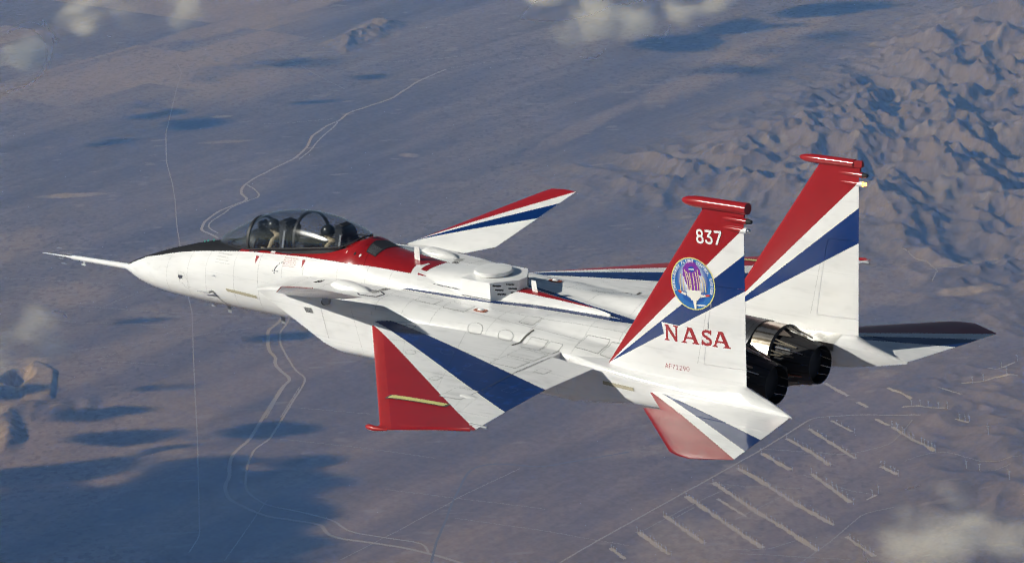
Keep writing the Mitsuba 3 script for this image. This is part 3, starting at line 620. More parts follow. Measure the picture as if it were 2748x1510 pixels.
# ---- inlets (raked boxes either side) and the deck, one loft each, butted at x = 8.7
def sect_int(x, ins=0.0):
    """left inlet section at station x: list of (y,z), outer top first"""
    yo = 1.85 - ins; yi = .97 + ins
    zt = np.interp(x, [5.5, 6.1, 7.2, 7.8, 8.7], [.30, .42, .505, .515, .50]) - ins; zb = np.interp(x, [5.5, 8.7], [-.75, -.745]) + ins
    es = np.interp(x, [5.5, 6.6, 7.8, 8.7], [.06, .12, .20, .26]); ez = np.interp(x, [5.5, 6.6, 7.8, 8.7], [.05, .12, .22, .34])
    pts = []
    for t in np.linspace(0, PI / 2, 9): pts.append((-(yo - es + es * math.sin(t)), zt - ez + ez * math.cos(t)))
    rb = .20
    for t in np.linspace(0, PI / 2, 9): pts.append((-(yo - rb + rb * math.cos(t)), zb + rb - rb * math.sin(t)))
    pts += [(-yi, zb), (-yi, zt)]
    return pts
def xlip(z, y=0):
    return 5.58 + 2.10 * max(0.0, .30 - z) + .30 * max(0, -.5 - z) ** 1.5 * 6
def inlet_rings(ins=0.0, s0=0.0, xend=8.7):
    R = []
    for s in np.concatenate([np.linspace(0, .05, 4), np.linspace(.08, 1, 22)]):
        ring = []
        for i in range(20):
            x = 6.0
            for _ in range(4):
                y, z = sect_int(x, ins)[i]; xl = xlip(z) + s0; x = xl + (xend - xl) * s
            ring.append((x, y, z))
        R.append(ring)
    return R
ro, ri = inlet_rings(), inlet_rings(.03, .01, 8.0)
inl = cat(loft(ro, (False, False)), loft([ro[0], ri[0]], (False, False)))
IN = obj(J + '__air_intake', inl, 'mat_deck_paint', 35)
obj(IN + '__duct', loft(ri, (False, True)), 'mat_dark')
IN2 = obj(J + '__air_intake', mir(inl), 'mat_deck_paint', 35)
obj(IN2 + '__duct', mir(loft(ri, (False, True))), 'mat_dark')

def deck_half(x):
    yo = float(np.interp(x, [8.7, 13.9, 15.0, 15.8, 16.4], [1.85, 1.85, 1.62, 1.45, 1.33]))
    zb = float(np.interp(x, [8.7, 13.6, 16.4], [-.745, -.745, -.62]))
    zd = float(np.interp(x, [8.7, 11.5, 13, 14.5, 16.4], [.50, .48, .42, .34, .10]))
    es = float(np.interp(x, [8.7, 9.8, 12, 14, 16.4], [.26, .70, .85, .75, .5])); ez = float(np.interp(x, [8.7, 9.8, 12, 14, 16.4], [.34, .38, .36, .30, .2]))
    hr = float(np.interp(x, [10.6, 11.6, 13.2, 15, 16.4], [.30, .50, .60, .64, .63])); hz = float(np.interp(x, [10.6, 13.2, 15, 16.4], [-.05, -.03, -.005, 0.0])); hc = float(np.interp(x, [10.6, 13, 16.4], [.90, .82, .70]))
    ys = np.linspace(0, yo - .0005, 46)
    z = np.where(ys < yo - es, zd, zd - ez + ez * np.sqrt(np.clip(1 - ((ys - yo + es) / es) ** 2, 0, 1)))
    hump = hz + np.sqrt(np.clip(hr ** 2 - (ys - hc) ** 2, 0, None)); hump = np.where(np.abs(ys - hc) < hr, hump, -9)
    k = .10
    top = np.maximum(z, hump) + np.clip(1 - np.abs(z - hump) / k, 0, 1) ** 2 * k * .25
    pts = list(zip(ys, top))
    rb = .22 + .3 * max(0, (x - 13.6) / 2.8)
    zl = top[-1]
    for t in np.linspace(0, 1, 5)[1:]: pts.append((yo, zl + (zb + rb - zl) * t))
    for t in np.linspace(0, PI / 2, 9)[1:]: pts.append((yo - rb + rb * math.cos(t), zb + rb - rb * math.sin(t)))
    for f in (.6, .3, 0): pts.append(((yo - rb) * f, zb + (.06 if f < .2 else 0)))
    return pts
def deck_ring(x):
    r = deck_half(x); right = [(x, y, z) for y, z in r]; left = [(x, -y, z) for y, z in r[::-1][1:-1]]
    return right + left
obj(J + '__center_body', loft([deck_ring(x) for x in np.concatenate([np.linspace(8.7, 15.1, 70)])]), 'mat_deck_paint', 35)
obj(J + '__engine_shroud', loft([deck_ring(x) for x in np.linspace(15.1, 16.4, 14)], (False, True)), 'mat_shroud', 35)
def deck_z(x, y):
    r = np.array(deck_half(x))[:46]; return float(np.interp(abs(y), r[:, 0], r[:, 1]))

# ---- foils: wing, fin, stabilator, canard, each with control surfaces as further pieces
def half_thick(f, tc): 
    f = np.clip(f, 0, 1)
    return 5 * tc * (.2969 * np.sqrt(f) - .126 * f - .3516 * f ** 2 + .2843 * f ** 3 - .1036 * f ** 4)
def foil(secs, up, f0=0.0, f1=1.0, n=18, tmin=.004, bulge=0.0, caps=(True, True)):
    """secs: list of (le, te, tc); f0, f1 floats or lists per section; up: direction of thickness"""
    R = []
    F0 = np.broadcast_to(f0, (len(secs),)); F1 = np.broadcast_to(f1, (len(secs),)); up = np.asarray(up, float)
    for (le, te, tc), a, b in zip(secs, F0, F1):
        le, te = np.asarray(le, float), np.asarray(te, float); c = np.linalg.norm(te - le)
        f = a + (b - a) * (1 - np.cos(np.linspace(0, PI, n))) / 2
        h = np.maximum(half_thick(f, tc) * c, tmin * np.sqrt(np.clip(f / .02, 0, 1)))
        base = le + (te - le) * f[:, None]
        R.append(np.vstack([base + up * h[:, None], (base - up * h[:, None])[::-1]]))
    return loft(R, caps)
UPZ = (0, 0, 1)
def wing_sec(t):
    ly = -1.84 - 4.62 * t; le = np.array([8.7 + 4.28 * t, ly, .05 - .04 * t])
    ty = -2.08 - 4.16 * t
    te = np.array([np.interp(-ty, [2.08, 3.7, 5.12, 6.24], [14.53, 14.60, 14.83, 15.05]), ty, .17 + .07 * t])
    return le, te, .056 - .022 * t
def wing_secs(ts): return [wing_sec(t) for t in ts]
root_in = (np.array([8.1, -1.2, .05]), np.array([14.45, -1.2, .16]), .055)
TS = np.linspace(0, 1, 15)
def hinge(t): return np.interp(t, [0, .3, .55, .80, 1], [.823, .775, .735, .70, .70])
gap = .0009
wing_main = foil([root_in] + wing_secs(TS[TS < .83]) + wing_secs([.83]), UPZ, 0.0, [.823] + [hinge(t) - gap for t in TS[TS < .83]] + [hinge(.83) - gap], 22)
wing_tip = foil(wing_secs(np.linspace(.83, 1, 5)), UPZ, 0, 1, 22, caps=(True, True))
tipbul = tube([(12.78, -6.60, .015), (12.84, -6.605, .015), (13.0, -6.62, .015), (13.25, -6.57, .02)], [.03, .055, .055, .02], 12)
tiplet = loft([[p + np.array([0, 0, h]) for h in (.03, -.03)] + [q + np.array([0, 0, -.012]), q + np.array([0, 0, .012])] for p, q in
    [((wing_sec(1)[0] + (wing_sec(1)[1] - wing_sec(1)[0]) * f), (wing_sec(1)[0] + (wing_sec(1)[1] - wing_sec(1)[0]) * f + np.array([.0, -w, 0]))) for f, w in ((.0, .12), (.05, .15), (.15, .16), (.35, .11), (.6, .05), (.95, .01))]])
wing_mesh = cat(wing_main, wing_tip, tiplet, tipbul)
ta = [.02] + [t for t in TS if .02 < t < .42] + [.42]; flap = foil(wing_secs(ta), UPZ, [hinge(t) + gap for t in ta], 1.0, 8)
tb = [.423] + [t for t in TS if .423 < t < .827] + [.827]; ail = foil(wing_secs(tb), UPZ, [hinge(t) + gap for t in tb], 1.0, 8)
def wing_z(x, y):
    """upper skin of the left wing"""
    t = np.clip((-y - 1.84) / 4.5, 0, 1)
    for _ in range(3):
        le, te, tc = wing_sec(float(t)); f = np.clip((x - le[0]) / (te[0] - le[0]), 0, 1); yy = le[1] + (te[1] - le[1]) * f; t = np.clip(t - (y - yy) / 4.5, 0, 1)
    le, te, tc = wing_sec(float(t)); c = np.linalg.norm(te - le); return le[2] + (te[2] - le[2]) * f + float(half_thick(np.array(f), tc)) * c
for m_ in (lambda q: q, mir):
    WK = obj(J + '__wing', m_(wing_mesh), 'mat_wing_paint', 30)
    obj(WK + '__flap', m_(flap), 'mat_wing_paint', 30)
    obj(WK + '__aileron', m_(ail), 'mat_wing_paint', 30)
    obj(WK + '__fuel_dump_mast', m_(tube([(14.75, -6.02, .235), (15.16, -6.03, .24)], .025, 10)), 'mat_gray', 40)

# fins
def fin_sec(t):
    le = np.array([14.58 + 2.36 * t, -1.79 - .05 * t, .18 + 3.31 * t]); te = np.array([17.78 + .07 * t, -1.80 - .03 * t, .26 + 3.27 * t])
    return le, te, .052 - .012 * t
fts = np.linspace(0, 1, 14); YF = (0, 1, 0)
RF = lambda t: np.interp(t, [0, 1], [.70, .60])
fin_lo, fin_hi = .095, .565
fin_main = cat(foil([fin_sec(t) for t in (-.04, fin_lo)], YF), foil([fin_sec(t) for t in np.linspace(fin_lo, fin_hi, 8)], YF, 0, [RF(t) - .0016 for t in np.linspace(fin_lo, fin_hi, 8)]),
               foil([fin_sec(t) for t in np.linspace(fin_hi, 1.0, 8)], YF))
rt = np.linspace(fin_lo + .002, fin_hi - .002, 8); rudder = foil([fin_sec(t) for t in rt], YF, [RF(t) + .0016 for t in rt], 1.0, 8)
def fin_y(x, z):
    """outer (left) skin of the left fin"""
    t = np.clip((np.asarray(z, float) - .18) / 3.31, -.05, 1.05)
    lx, tx = 14.58 + 2.36 * t, 17.78 + .07 * t; f = np.clip((x - lx) / (tx - lx), 0, 1); c = tx - lx
    return -1.79 - .05 * t - np.maximum(half_thick(f, .052 - .012 * t) * c, .004)
def ogive(x0, x1, r, y, z, nose=.5, tail=0.0, dz=0.0, sides=20, rt_=1.0):
    xs_ = np.concatenate([x0 + nose * (1 - np.cos(np.linspace(0, PI / 2, 9))), np.linspace(x0 + nose, x1, 6)[1:]])
    rr = np.concatenate([r * np.sin(np.linspace(.02, PI / 2, 9)) ** .85, np.linspace(r, r * rt_, 6)[1:]])
    pts = np.stack([xs_, np.full(len(xs_), y), z + dz * (xs_ - x0)], 1)
    return tube(pts, rr, sides)
for k, m_ in enumerate((lambda q: q, mir)):
    FK = obj(J + '__tail_fin', m_(fin_main), 'mat_fin_paint', 30)
    if k == 0: tag(FK, 'near fin lettered in red with a round blue emblem')
    obj(FK + '__rudder', m_(rudder), 'mat_fin_paint', 30)
    if k == 0: obj(FK + '__tip_pod', ogive(16.50, 17.96, .108, -1.845, 3.62, .45, dz=.012), 'mat_red', 35)
    else:
        pod = ogive(16.50, 17.75, .085, 1.845, 3.58, .40, dz=.012); wedge = loft([[(17.70, 1.775, 3.54), (17.70, 1.915, 3.54), (17.70, 1.90, 3.66), (17.70, 1.79, 3.66)], [(17.93, 1.80, 3.55), (17.93, 1.89, 3.55), (17.93, 1.865, 3.67), (17.93, 1.825, 3.67)]])
        obj(FK + '__tip_pod', cat(pod, wedge), 'mat_red', 35)
    obj(FK + '__tip_rail', m_(box((16.95, -1.86, 3.46), (17.88, -1.82, 3.55))), 'mat_red')
    for zz, col, tip in ((3.40, 'mat_red', 'mat_rubber'), (3.225, 'mat_red', 'mat_chrome')):
        fa = obj(FK + '__light_fairing', m_(ogive(17.38, 17.93, .052, -1.84, zz, .42)), col if zz > 3.3 else 'mat_fin_paint', 40)
        if zz > 3.3: obj(fa + '__warning_sensor', m_(ogive(17.925, 18.03, .05, -1.84, zz, .01, rt_=.7)), tip, 40)
    bulb = trimesh.creation.icosphere(2, .036); bulb.apply_scale([1.3, 1, 1]); bulb.apply_translation([17.965, -1.84, 3.228])
    if k == 0: obj(FK + '__tail_light', bulb, 'mat_chrome', True)
    else:
        key = obj(FK + '__tail_light', mir(bulb), flat((.6, .12, .02), .3), True, emitter={'type': 'area', 'radiance': {'type': 'rgb', 'value': [9.0, 2.0, .15]}})
        tag(key, 'orange tail light glowing on the far fin')

# booms that carry the fins and stabilators
def boom_ring(x):
    yo = np.interp(x, [13.6, 14.2, 14.6, 16, 17, 18, 18.5, 18.82], [1.80, 1.98, 2.05, 2.05, 2.02, 1.97, 1.92, 1.885]); yi = np.interp(x, [13.6, 15.5, 16.5, 17.3, 18, 18.5, 18.82], [1.2, 1.22, 1.30, 1.40, 1.60, 1.75, 1.865])
    zo = np.interp(x, [13.6, 14.48, 15.35, 16.2, 17.1, 17.9, 18.5, 18.82], [.17, .155, .095, .045, -.01, -.05, -.10, -.13]); zr = np.interp(x, [13.6, 14.6, 16, 17.2, 17.74, 17.9, 18.05, 18.46, 18.82], [.20, .205, .21, .245, .27, .205, .14, .0, -.125])
    zi = np.interp(x, [13.6, 15.5, 17.3, 18.2, 18.82], [.25, .20, .16, .02, -.13]); zb = np.interp(x, [13.6, 14.3, 15.1, 15.8, 17, 18, 18.82], [-.70, -.60, -.47, -.44, -.38, -.28, -.15]); yr = min(1.80, (yo + yi) / 2 + .25) if x < 18 else (yo + yi) / 2
    top = [(yo, zo), (yo - .07 * (yo - yi), zo + .045 * min(1, 5 * (18.85 - x))), ((yo * .62 + yr * .38), zo * .45 + zr * .55), (yr, zr), ((yr + yi) / 2, (zr * .6 + zi * .4)), (yi, zi)]
    bot = [(yi, (zi + zb) / 2), (yi + .12 * (yo - yi), zb), (yo - .15 * (yo - yi), zb), (yo - .01, zb + .25 * (zo - zb)), (yo, zo - .12 * (zo - zb))]
    return [(x, -y, z) for y, z in top + bot]
BX = np.concatenate([np.linspace(13.6, 17.6, 34), np.linspace(17.7, 18.82, 16)])
boom = loft([boom_ring(x) for x in BX])
hs = []
for x in np.linspace(16.25, 17.45, 10):
    r = np.array(boom_ring(x)); a_, b_ = r[5] + [0, 0, .005], r[3] + [0, .07, .005]; m_ = r[4] + [0, 0, .005]
    hs.append([a_ + [0, .015, -.14], a_ + [0, .006, 0], m_, b_])
heat = loft(hs, (False, False), closed=False)
for m_ in (lambda q: q, mir):
    BK = obj(J + '__tail_boom', m_(boom), 'mat_white', 28)
    obj(BK + '__heat_shield', m_(heat), 'mat_bare', 40)

# stabilators
zs = -.13
S_in = [((15.72, -2.02, zs), (18.82, -2.02, zs), .035), ((16.575, -2.79, zs), (18.98, -2.79, zs), .035)]
S_out = [((16.19, -2.835, zs), (18.985, -2.80, zs), .033)] + [((16.19 + 1.93 * t, -2.835 - 1.735 * t, zs), (18.985 + .27 * t, -2.80 - 1.42 * t, zs), .033 - .004 * t) for t in (.25, .5, .75, .97)] + [((18.30, -4.61, zs), (19.27, -4.25, zs), .024), ((18.55, -4.635, zs), (19.26, -4.29, zs), .018)]
stab = cat(foil([((15.6, -1.9, zs), (18.78, -1.9, zs), .035)] + S_in, UPZ), foil(S_out, UPZ))
for m_ in (lambda q: q, mir):
    SK = obj(J + '__stabilator', m_(stab), 'mat_stab_paint', 30)

# canards
cT, cA, cE, cL, cB = np.array([8.463, -4.098, 1.353]), np.array([8.683, -2.072, .641]), np.array([9.26, -4.03, 1.42]), np.array([6.30, -2.0, .38]), np.array([7.98, -1.89, .45])
cn = np.cross(cT - cL, cA - cL); cn /= np.linalg.norm(cn); cn = cn if cn[2] > 0 else -cn
def cs(le, te, tc=.04): return (le, te, tc)
csec = [cs(cL, cB, .045), cs(cL + (cT - cL) * .06, cA, .04)]
for t in (.2, .4, .6, .8, .96): csec.append(cs(cL + (cT - cL) * (.06 + .94 * t), cA + (cE - cA) * t, .04 - .008 * t))
csec += [cs(cT + (cE - cT) * .05 + (cT - cL) * .012, cE, .03), cs(cT + (cE - cT) * .5 + (cT - cL) * .02, cE + (cT - cE) * .04, .02)]
can = foil(csec, cn)
spindle = tube([(7.55, -1.70, .33), (7.56, -1.93, .36)], .085, 16)
def blob(x0, x1, r, c, sz=1.0, sy=1.0, dz=0.0, n=24, pw=.6):
    t = np.linspace(0, 1, n); xx = x0 + (x1 - x0) * t; rr = r * np.clip((t / .34), 0, 1) ** .5 * np.clip((1 - t) / .66, 0, 1) ** pw; rr = np.maximum(np.where(t < .34, r * np.sin(np.clip(t / .34, 0, 1) * PI / 2), r * np.cos(np.clip((t - .34) / .66, 0, 1) * PI / 2) ** pw), .002)
    ang = np.linspace(0, 2 * PI, 24, endpoint=False)
    return loft([[(x, c[0] + sy * q * math.cos(a), c[1] + dz * (x - x0) + sz * q * math.sin(a)) for a in ang] for x, q in zip(xx, rr)])
bump = blob(7.20, 8.26, .20, (-1.36, .50), .78, .85, .0)
for m_ in (lambda q: q, mir):
    CK = obj(J + '__canard', m_(can), 'mat_canard_paint', 30)
    obj(CK + '__hinge_fairing', m_(spindle), 'mat_gray', 40)
    obj(J + '__canard_actuator_bump', m_(bump), 'mat_white', 50)

# ---- engines: shroud ring, open linkage, petals
def torus_band(x0, x1, r0, r1, y, n=48, thick=.02):
    ang = np.linspace(0, 2 * PI, n, endpoint=False)
    ring = lambda x, r: [(x, y + r * math.cos(a), r * math.sin(a)) for a in ang]
    R = [ring(x0, r0), ring(x0 + .3 * (x1 - x0), r0 + .01), ring(x1, r1), ring(x1, r1 - thick), ring(x0, r0 - thick), ring(x0, r0)]
    return loft(R, (False, False))
for s in (-1, 1):
    y = .70 * s
    EK = obj(J + '__engine_nozzle', torus_band(16.9, 17.12, .50, .45, y), 'mat_petal', 30)
    obj(EK + '__shroud_ring', torus_band(16.38, 16.86, .605, .60, y), 'mat_ring', 40)
    obj(EK + '__ring_lip', torus_band(16.86, 16.90, .608, .585, y, 48, .05), 'mat_petal', 40)
    ang = np.linspace(0, 2 * PI, 40, endpoint=False)
    duct = loft([[(x, y + r * math.cos(a), r * math.sin(a) - dz) for a in ang] for x, r, dz in ((16.42, .56, 0), (16.9, .50, 0), (17.2, .40, .01), (17.45, .34, .02))], (False, True))
    obj(EK + '__liner', duct, 'mat_black', 30)
    npet = 15
    for k in range(npet):
        a0, a1 = (k + .04) * 2 * PI / npet, (k + .96) * 2 * PI / npet
        R = []
        for x, r, th, dz in ((17.08, .47, .02, .0), (17.3, .44, .02, .01), (17.66, .372, .016, .03)):
            aa = np.linspace(a0, a1, 4)
            R.append([(x, y + (r) * math.cos(a), r * math.sin(a) - dz) for a in aa] + [(x, y + (r - th) * math.cos(a), (r - th) * math.sin(a) - dz) for a in aa[::-1]])
        obj(EK + '__petal', loft(R), 'mat_petal', 30)
        am = (a0 + a1) / 2
        P = lambda x, r, a, dz=0: np.array([x, y + r * math.cos(a), r * math.sin(a) - dz])
        if k % 3 != 1:
            obj(EK + '__actuator_strut', cat(beam(P(16.88, .575, am - .07), P(17.34, .455, am, .01), .022), beam(P(16.88, .575, am + .07), P(17.34, .455, am, .01), .022)), 'mat_strut')
        else:
            obj(EK + '__bracket', loft([[P(16.89, .56, am - .16), P(16.89, .575, am - .16), P(16.89, .575, am + .16), P(16.89, .56, am + .16)], [P(17.12, .49, am - .015), P(17.12, .505, am - .015), P(17.12, .505, am + .015), P(17.12, .49, am + .015)]]), 'mat_strut')
    for k in range(6):
        a = k * PI / 3 + .4
        obj(EK + '__actuator', cat(tube([P(16.95, .52, a), P(17.25, .47, a)], .03, 8), tube([P(17.2, .47, a), P(17.5, .42, a, .02)], .012, 6)), 'mat_orange' if k % 3 == 0 else 'mat_chrome', 40)
obj(J + '__tail_hook_fairing', loft([[(x, y * w, z) for y, z in ((-1, t), (1, t), (1, b), (-1, b))] for x, w, t, b in ((15.2, .28, .2, -.6), (16.5, .25, .12, -.5), (17.3, .14, .02, -.30))]), 'mat_shroud', 30)

# ---- antenna housing on the spine
PH = J + '__antenna_housing'
dome = []
for x in np.linspace(8.90, 10.0, 12):
    w = .565 + .02 * (x - 8.9); zt = .80 + .055 * (x - 8.9)
    a_ = np.linspace(0, PI, 29)
    e = .5 + .0 * x
    dome.append([(x, w * math.copysign(abs(math.cos(t)) ** .62, math.cos(t)), .42 + (zt - .42) * math.sin(t) ** .72) for t in a_])
dome = np.array(dome)
front = dome[0].copy(); front[:, 0] -= .10 * np.clip((front[:, 2] - .42) / .38, 0, 1); front[:, 2] = np.minimum(front[:, 2], fus_ztop(8.8, front[:, 1]) - .0)
obj(PH, loft(dome), 'mat_white', 40)
hx0, hx1, hw, hzb, hzt = 10.004, 10.74, .595, .40, .855
boxp = [(hx0, -hw), (hx1, -hw), (11.10, -.12), (11.10, .12), (hx1, hw), (hx0, hw)]
bm = trimesh.creation.extrude_polygon(sg.Polygon(boxp), hzt - hzb, engine='earcut'); bm.apply_translation([0, 0, hzb])
v = np.array(bm.vertices); top_ = v[:, 2] > .8; v[top_, 2] += .0 * v[top_, 0]; bm = tm(v, bm.faces)
obj(PH + '__electronics_box', bm, 'mat_white')
for s in (-1, 1):
    p0, p1 = np.array([hx1, hw * s, 0]), np.array([11.10, .12 * s, 0]); d = (p1 - p0) / np.linalg.norm(p1 - p0); nn = np.array([-d[1], d[0], 0]) * (1 if s < 0 else -1); nn = nn if nn[0] > 0 else -nn
    for i in range(2):
        for j in range(3):
            c_ = p0 + d * (.14 + .27 * i + .045 * j) + nn * .003 + np.array([0, 0, .785 - .09 * j])
            obj(PH + '__electronics_box__vent_slot', beam(c_ - d * .085 + [0, 0, .012], c_ + d * .085 + [0, 0, -.012], .006, .028), 'mat_black')
dd = [(0, 0), (.36, 0), (.385, .02), (.39, .05), (.385, .085), (.36, .10), (.0, .112)]
disc = trimesh.creation.revolve(np.array(dd), sections=56); disc.apply_translation([10.36, 0, hzt + .004])
obj(PH + '__dish_cover', disc, 'mat_white', 40)
def blade(x, y, z, h, c0, c1, lean=.05, th=.03, mat='mat_white'):
    return foil([((x, y, z - .06), (x + c0, y, z - .06), .14), ((x + lean, y, z + h), (x + lean + c1, y, z + h), .12)], YF, n=10)
obj(J + '__blade_antenna', blade(8.28, 0, .85, .26, .15, .13, .01), 'mat_white', 40)
obj(J + '__blade_antenna', blade(11.32, 0, .62, .235, .15, .12, -.02), 'mat_white', 40)
for x in (2.98, 4.52):
    obj(J + '__belly_antenna', foil([((x, -.1, -.78), (x + .14, -.1, -.78), .12), ((x + .04, -.1, -1.06), (x + .15, -.1, -1.06), .12)], YF, n=8), 'mat_gray', 40)

# ---- details on the skin
def side_decal(poly, off=.004, res=.06, yfn=None):
    """flat shape in (x,z) laid on the left side given by yfn(x,z) (y of the skin, negative)"""
    ms = []
    for g in getattr(poly, 'geoms', [poly]):
        if g.is_empty or g.area < 1e-7: continue
        v, f = trimesh.creation.triangulate_polygon(g, engine='earcut')
        m = tm(np.column_stack([v, np.zeros(len(v))]), f)
        m = trimesh.Trimesh(*trimesh.remesh.subdivide_to_size(m.vertices, m.faces, res), process=False)
        q = np.array(m.vertices); y = yfn(q[:, 0], q[:, 1]) - off
        ms.append(tm(np.stack([q[:, 0], y, q[:, 1]], 1), m.faces))
    return cat(*ms)
fy = lambda x, z: -fus_y(x, z)
def quad(*p): return sg.Polygon(p)
def strip_poly(p, q, w0, w1=None):
    p, q = np.array(p, float), np.array(q, float); d = (q - p) / np.linalg.norm(q - p); n_ = np.array([-d[1], d[0]]); w1 = w0 if w1 is None else w1
    return sg.Polygon([p + n_ * w0 / 2, q + n_ * w1 / 2, q - n_ * w1 / 2, p - n_ * w0 / 2])
obj(J + '__formation_light', side_decal(quad((3.66, -.26), (4.54, -.285), (4.57, -.35), (3.69, -.325)), .012, yfn=fy), 'mat_strip_dirty', True)
for (x, z) in ((4.51, .455), (5.86, .575)):
    obj(J + '__rescue_triangle', side_decal(quad((x - .055, z + .07), (x + .045, z + .065), (x + .0, z - .08)), .005, yfn=fy), 'mat_letter_red', True)

# ---------------------------------------------------------------- small things on the skin
def top_decal(poly, zfn, off=.005, res=.08):
    """flat shape in (x,y) laid on an upward skin z = zfn(x,y)"""
    ms = []
    for g in getattr(poly, 'geoms', [poly]):
        if g.is_empty or g.area < 1e-7: continue
        v, f = trimesh.creation.triangulate_polygon(g, engine='earcut')
        m = tm(np.column_stack([v, np.zeros(len(v))]), f); V, F_ = trimesh.remesh.subdivide_to_size(m.vertices, m.faces, res)
        ms.append(tm(np.column_stack([V[:, 0], V[:, 1], [zfn(a, b) + off for a, b in V[:, :2]]]), F_))
    return cat(*ms)
def skin_z(x, y):
    """top of the left half: wing skin or deck, whichever is higher"""
    a = wing_z(x, y) if y < -1.5 and x > 8.7 else -9
    b = deck_z(x, y) if 8.7 <= x <= 15.1 and y > -1.849 else -9
    return max(a, b)
def ring_poly(g, w): return g.buffer(w / 2).difference(g.buffer(-w / 2))
def oval(x, y, a, b, deg=0): return shapely.affinity.rotate(shapely.affinity.scale(sg.Point(x, y).buffer(1, 24), a, b), deg)
# access panels: a thin plate in a dark seam, on both wings
PANELS = [oval(11.28, -1.72, .20, .12, -20), oval(12.04, -1.72, .20, .12, -20), oval(10.3, -2.35, .16, .10, -20), oval(11.57, -2.91, .20, .11, -25), oval(10.9, -3.2, .15, .09, -25),
          sg.box(12.27, -4.28, 12.47, -4.10), sg.box(12.60, -1.98, 13.02, -1.62), sg.box(13.06, -1.98, 13.38, -1.62), sg.box(12.70, -2.50, 13.36, -2.06), sg.box(12.72, -3.02, 13.34, -2.58), sg.box(13.1, -4.95, 13.62, -4.42), sg.box(12.5, -3.55, 13.0, -3.15),
          sg.box(9.4, -1.32, 9.9, -1.02), sg.box(10.15, -1.35, 10.7, -1.02), sg.box(12.0, -1.28, 12.35, -.98), sg.box(9.75, -2.2, 10.0, -1.98), sg.box(13.65, -1.62, 14.2, -1.22), sg.box(14.25, -1.62, 14.6, -1.25), sg.box(13.75, -3.0, 14.0, -2.75), sg.box(13.95, -4.2, 14.2, -3.95)]
for g in PANELS:
    x, y = g.centroid.x, -g.centroid.y
    blue = False
    g = g.buffer(-.03).buffer(.03)
    def in_red_or_blue(px, py):
        s = lambda a, b: ((px - a[0]) * (b[1] - a[1]) - (py - a[1]) * (b[0] - a[0]))
        return y > 1.9 and s((9.02, 1.98), (14.84, 5.14)) > 0 and s((9.30, 1.87), (14.60, 3.70)) < 0
    blue = in_red_or_blue(x, y)
    seam = top_decal(ring_poly(g, .016), skin_z, .0035); plate = None if blue else top_decal(g.buffer(-.008), skin_z, .006)
    for m_ in (lambda q: q, mir):
        if blue: obj(J + '__wing__access_panel', m_(seam), flat((.03, .06, .16), .5)); continue
        k = obj(J + ('__wing' if y > 1.8 else '__center_body') + '__access_panel', m_(plate), 'mat_panel', True)
        obj(J + ('__wing' if y > 1.8 else '__center_body') + '__panel_seam', m_(seam), 'mat_seam')
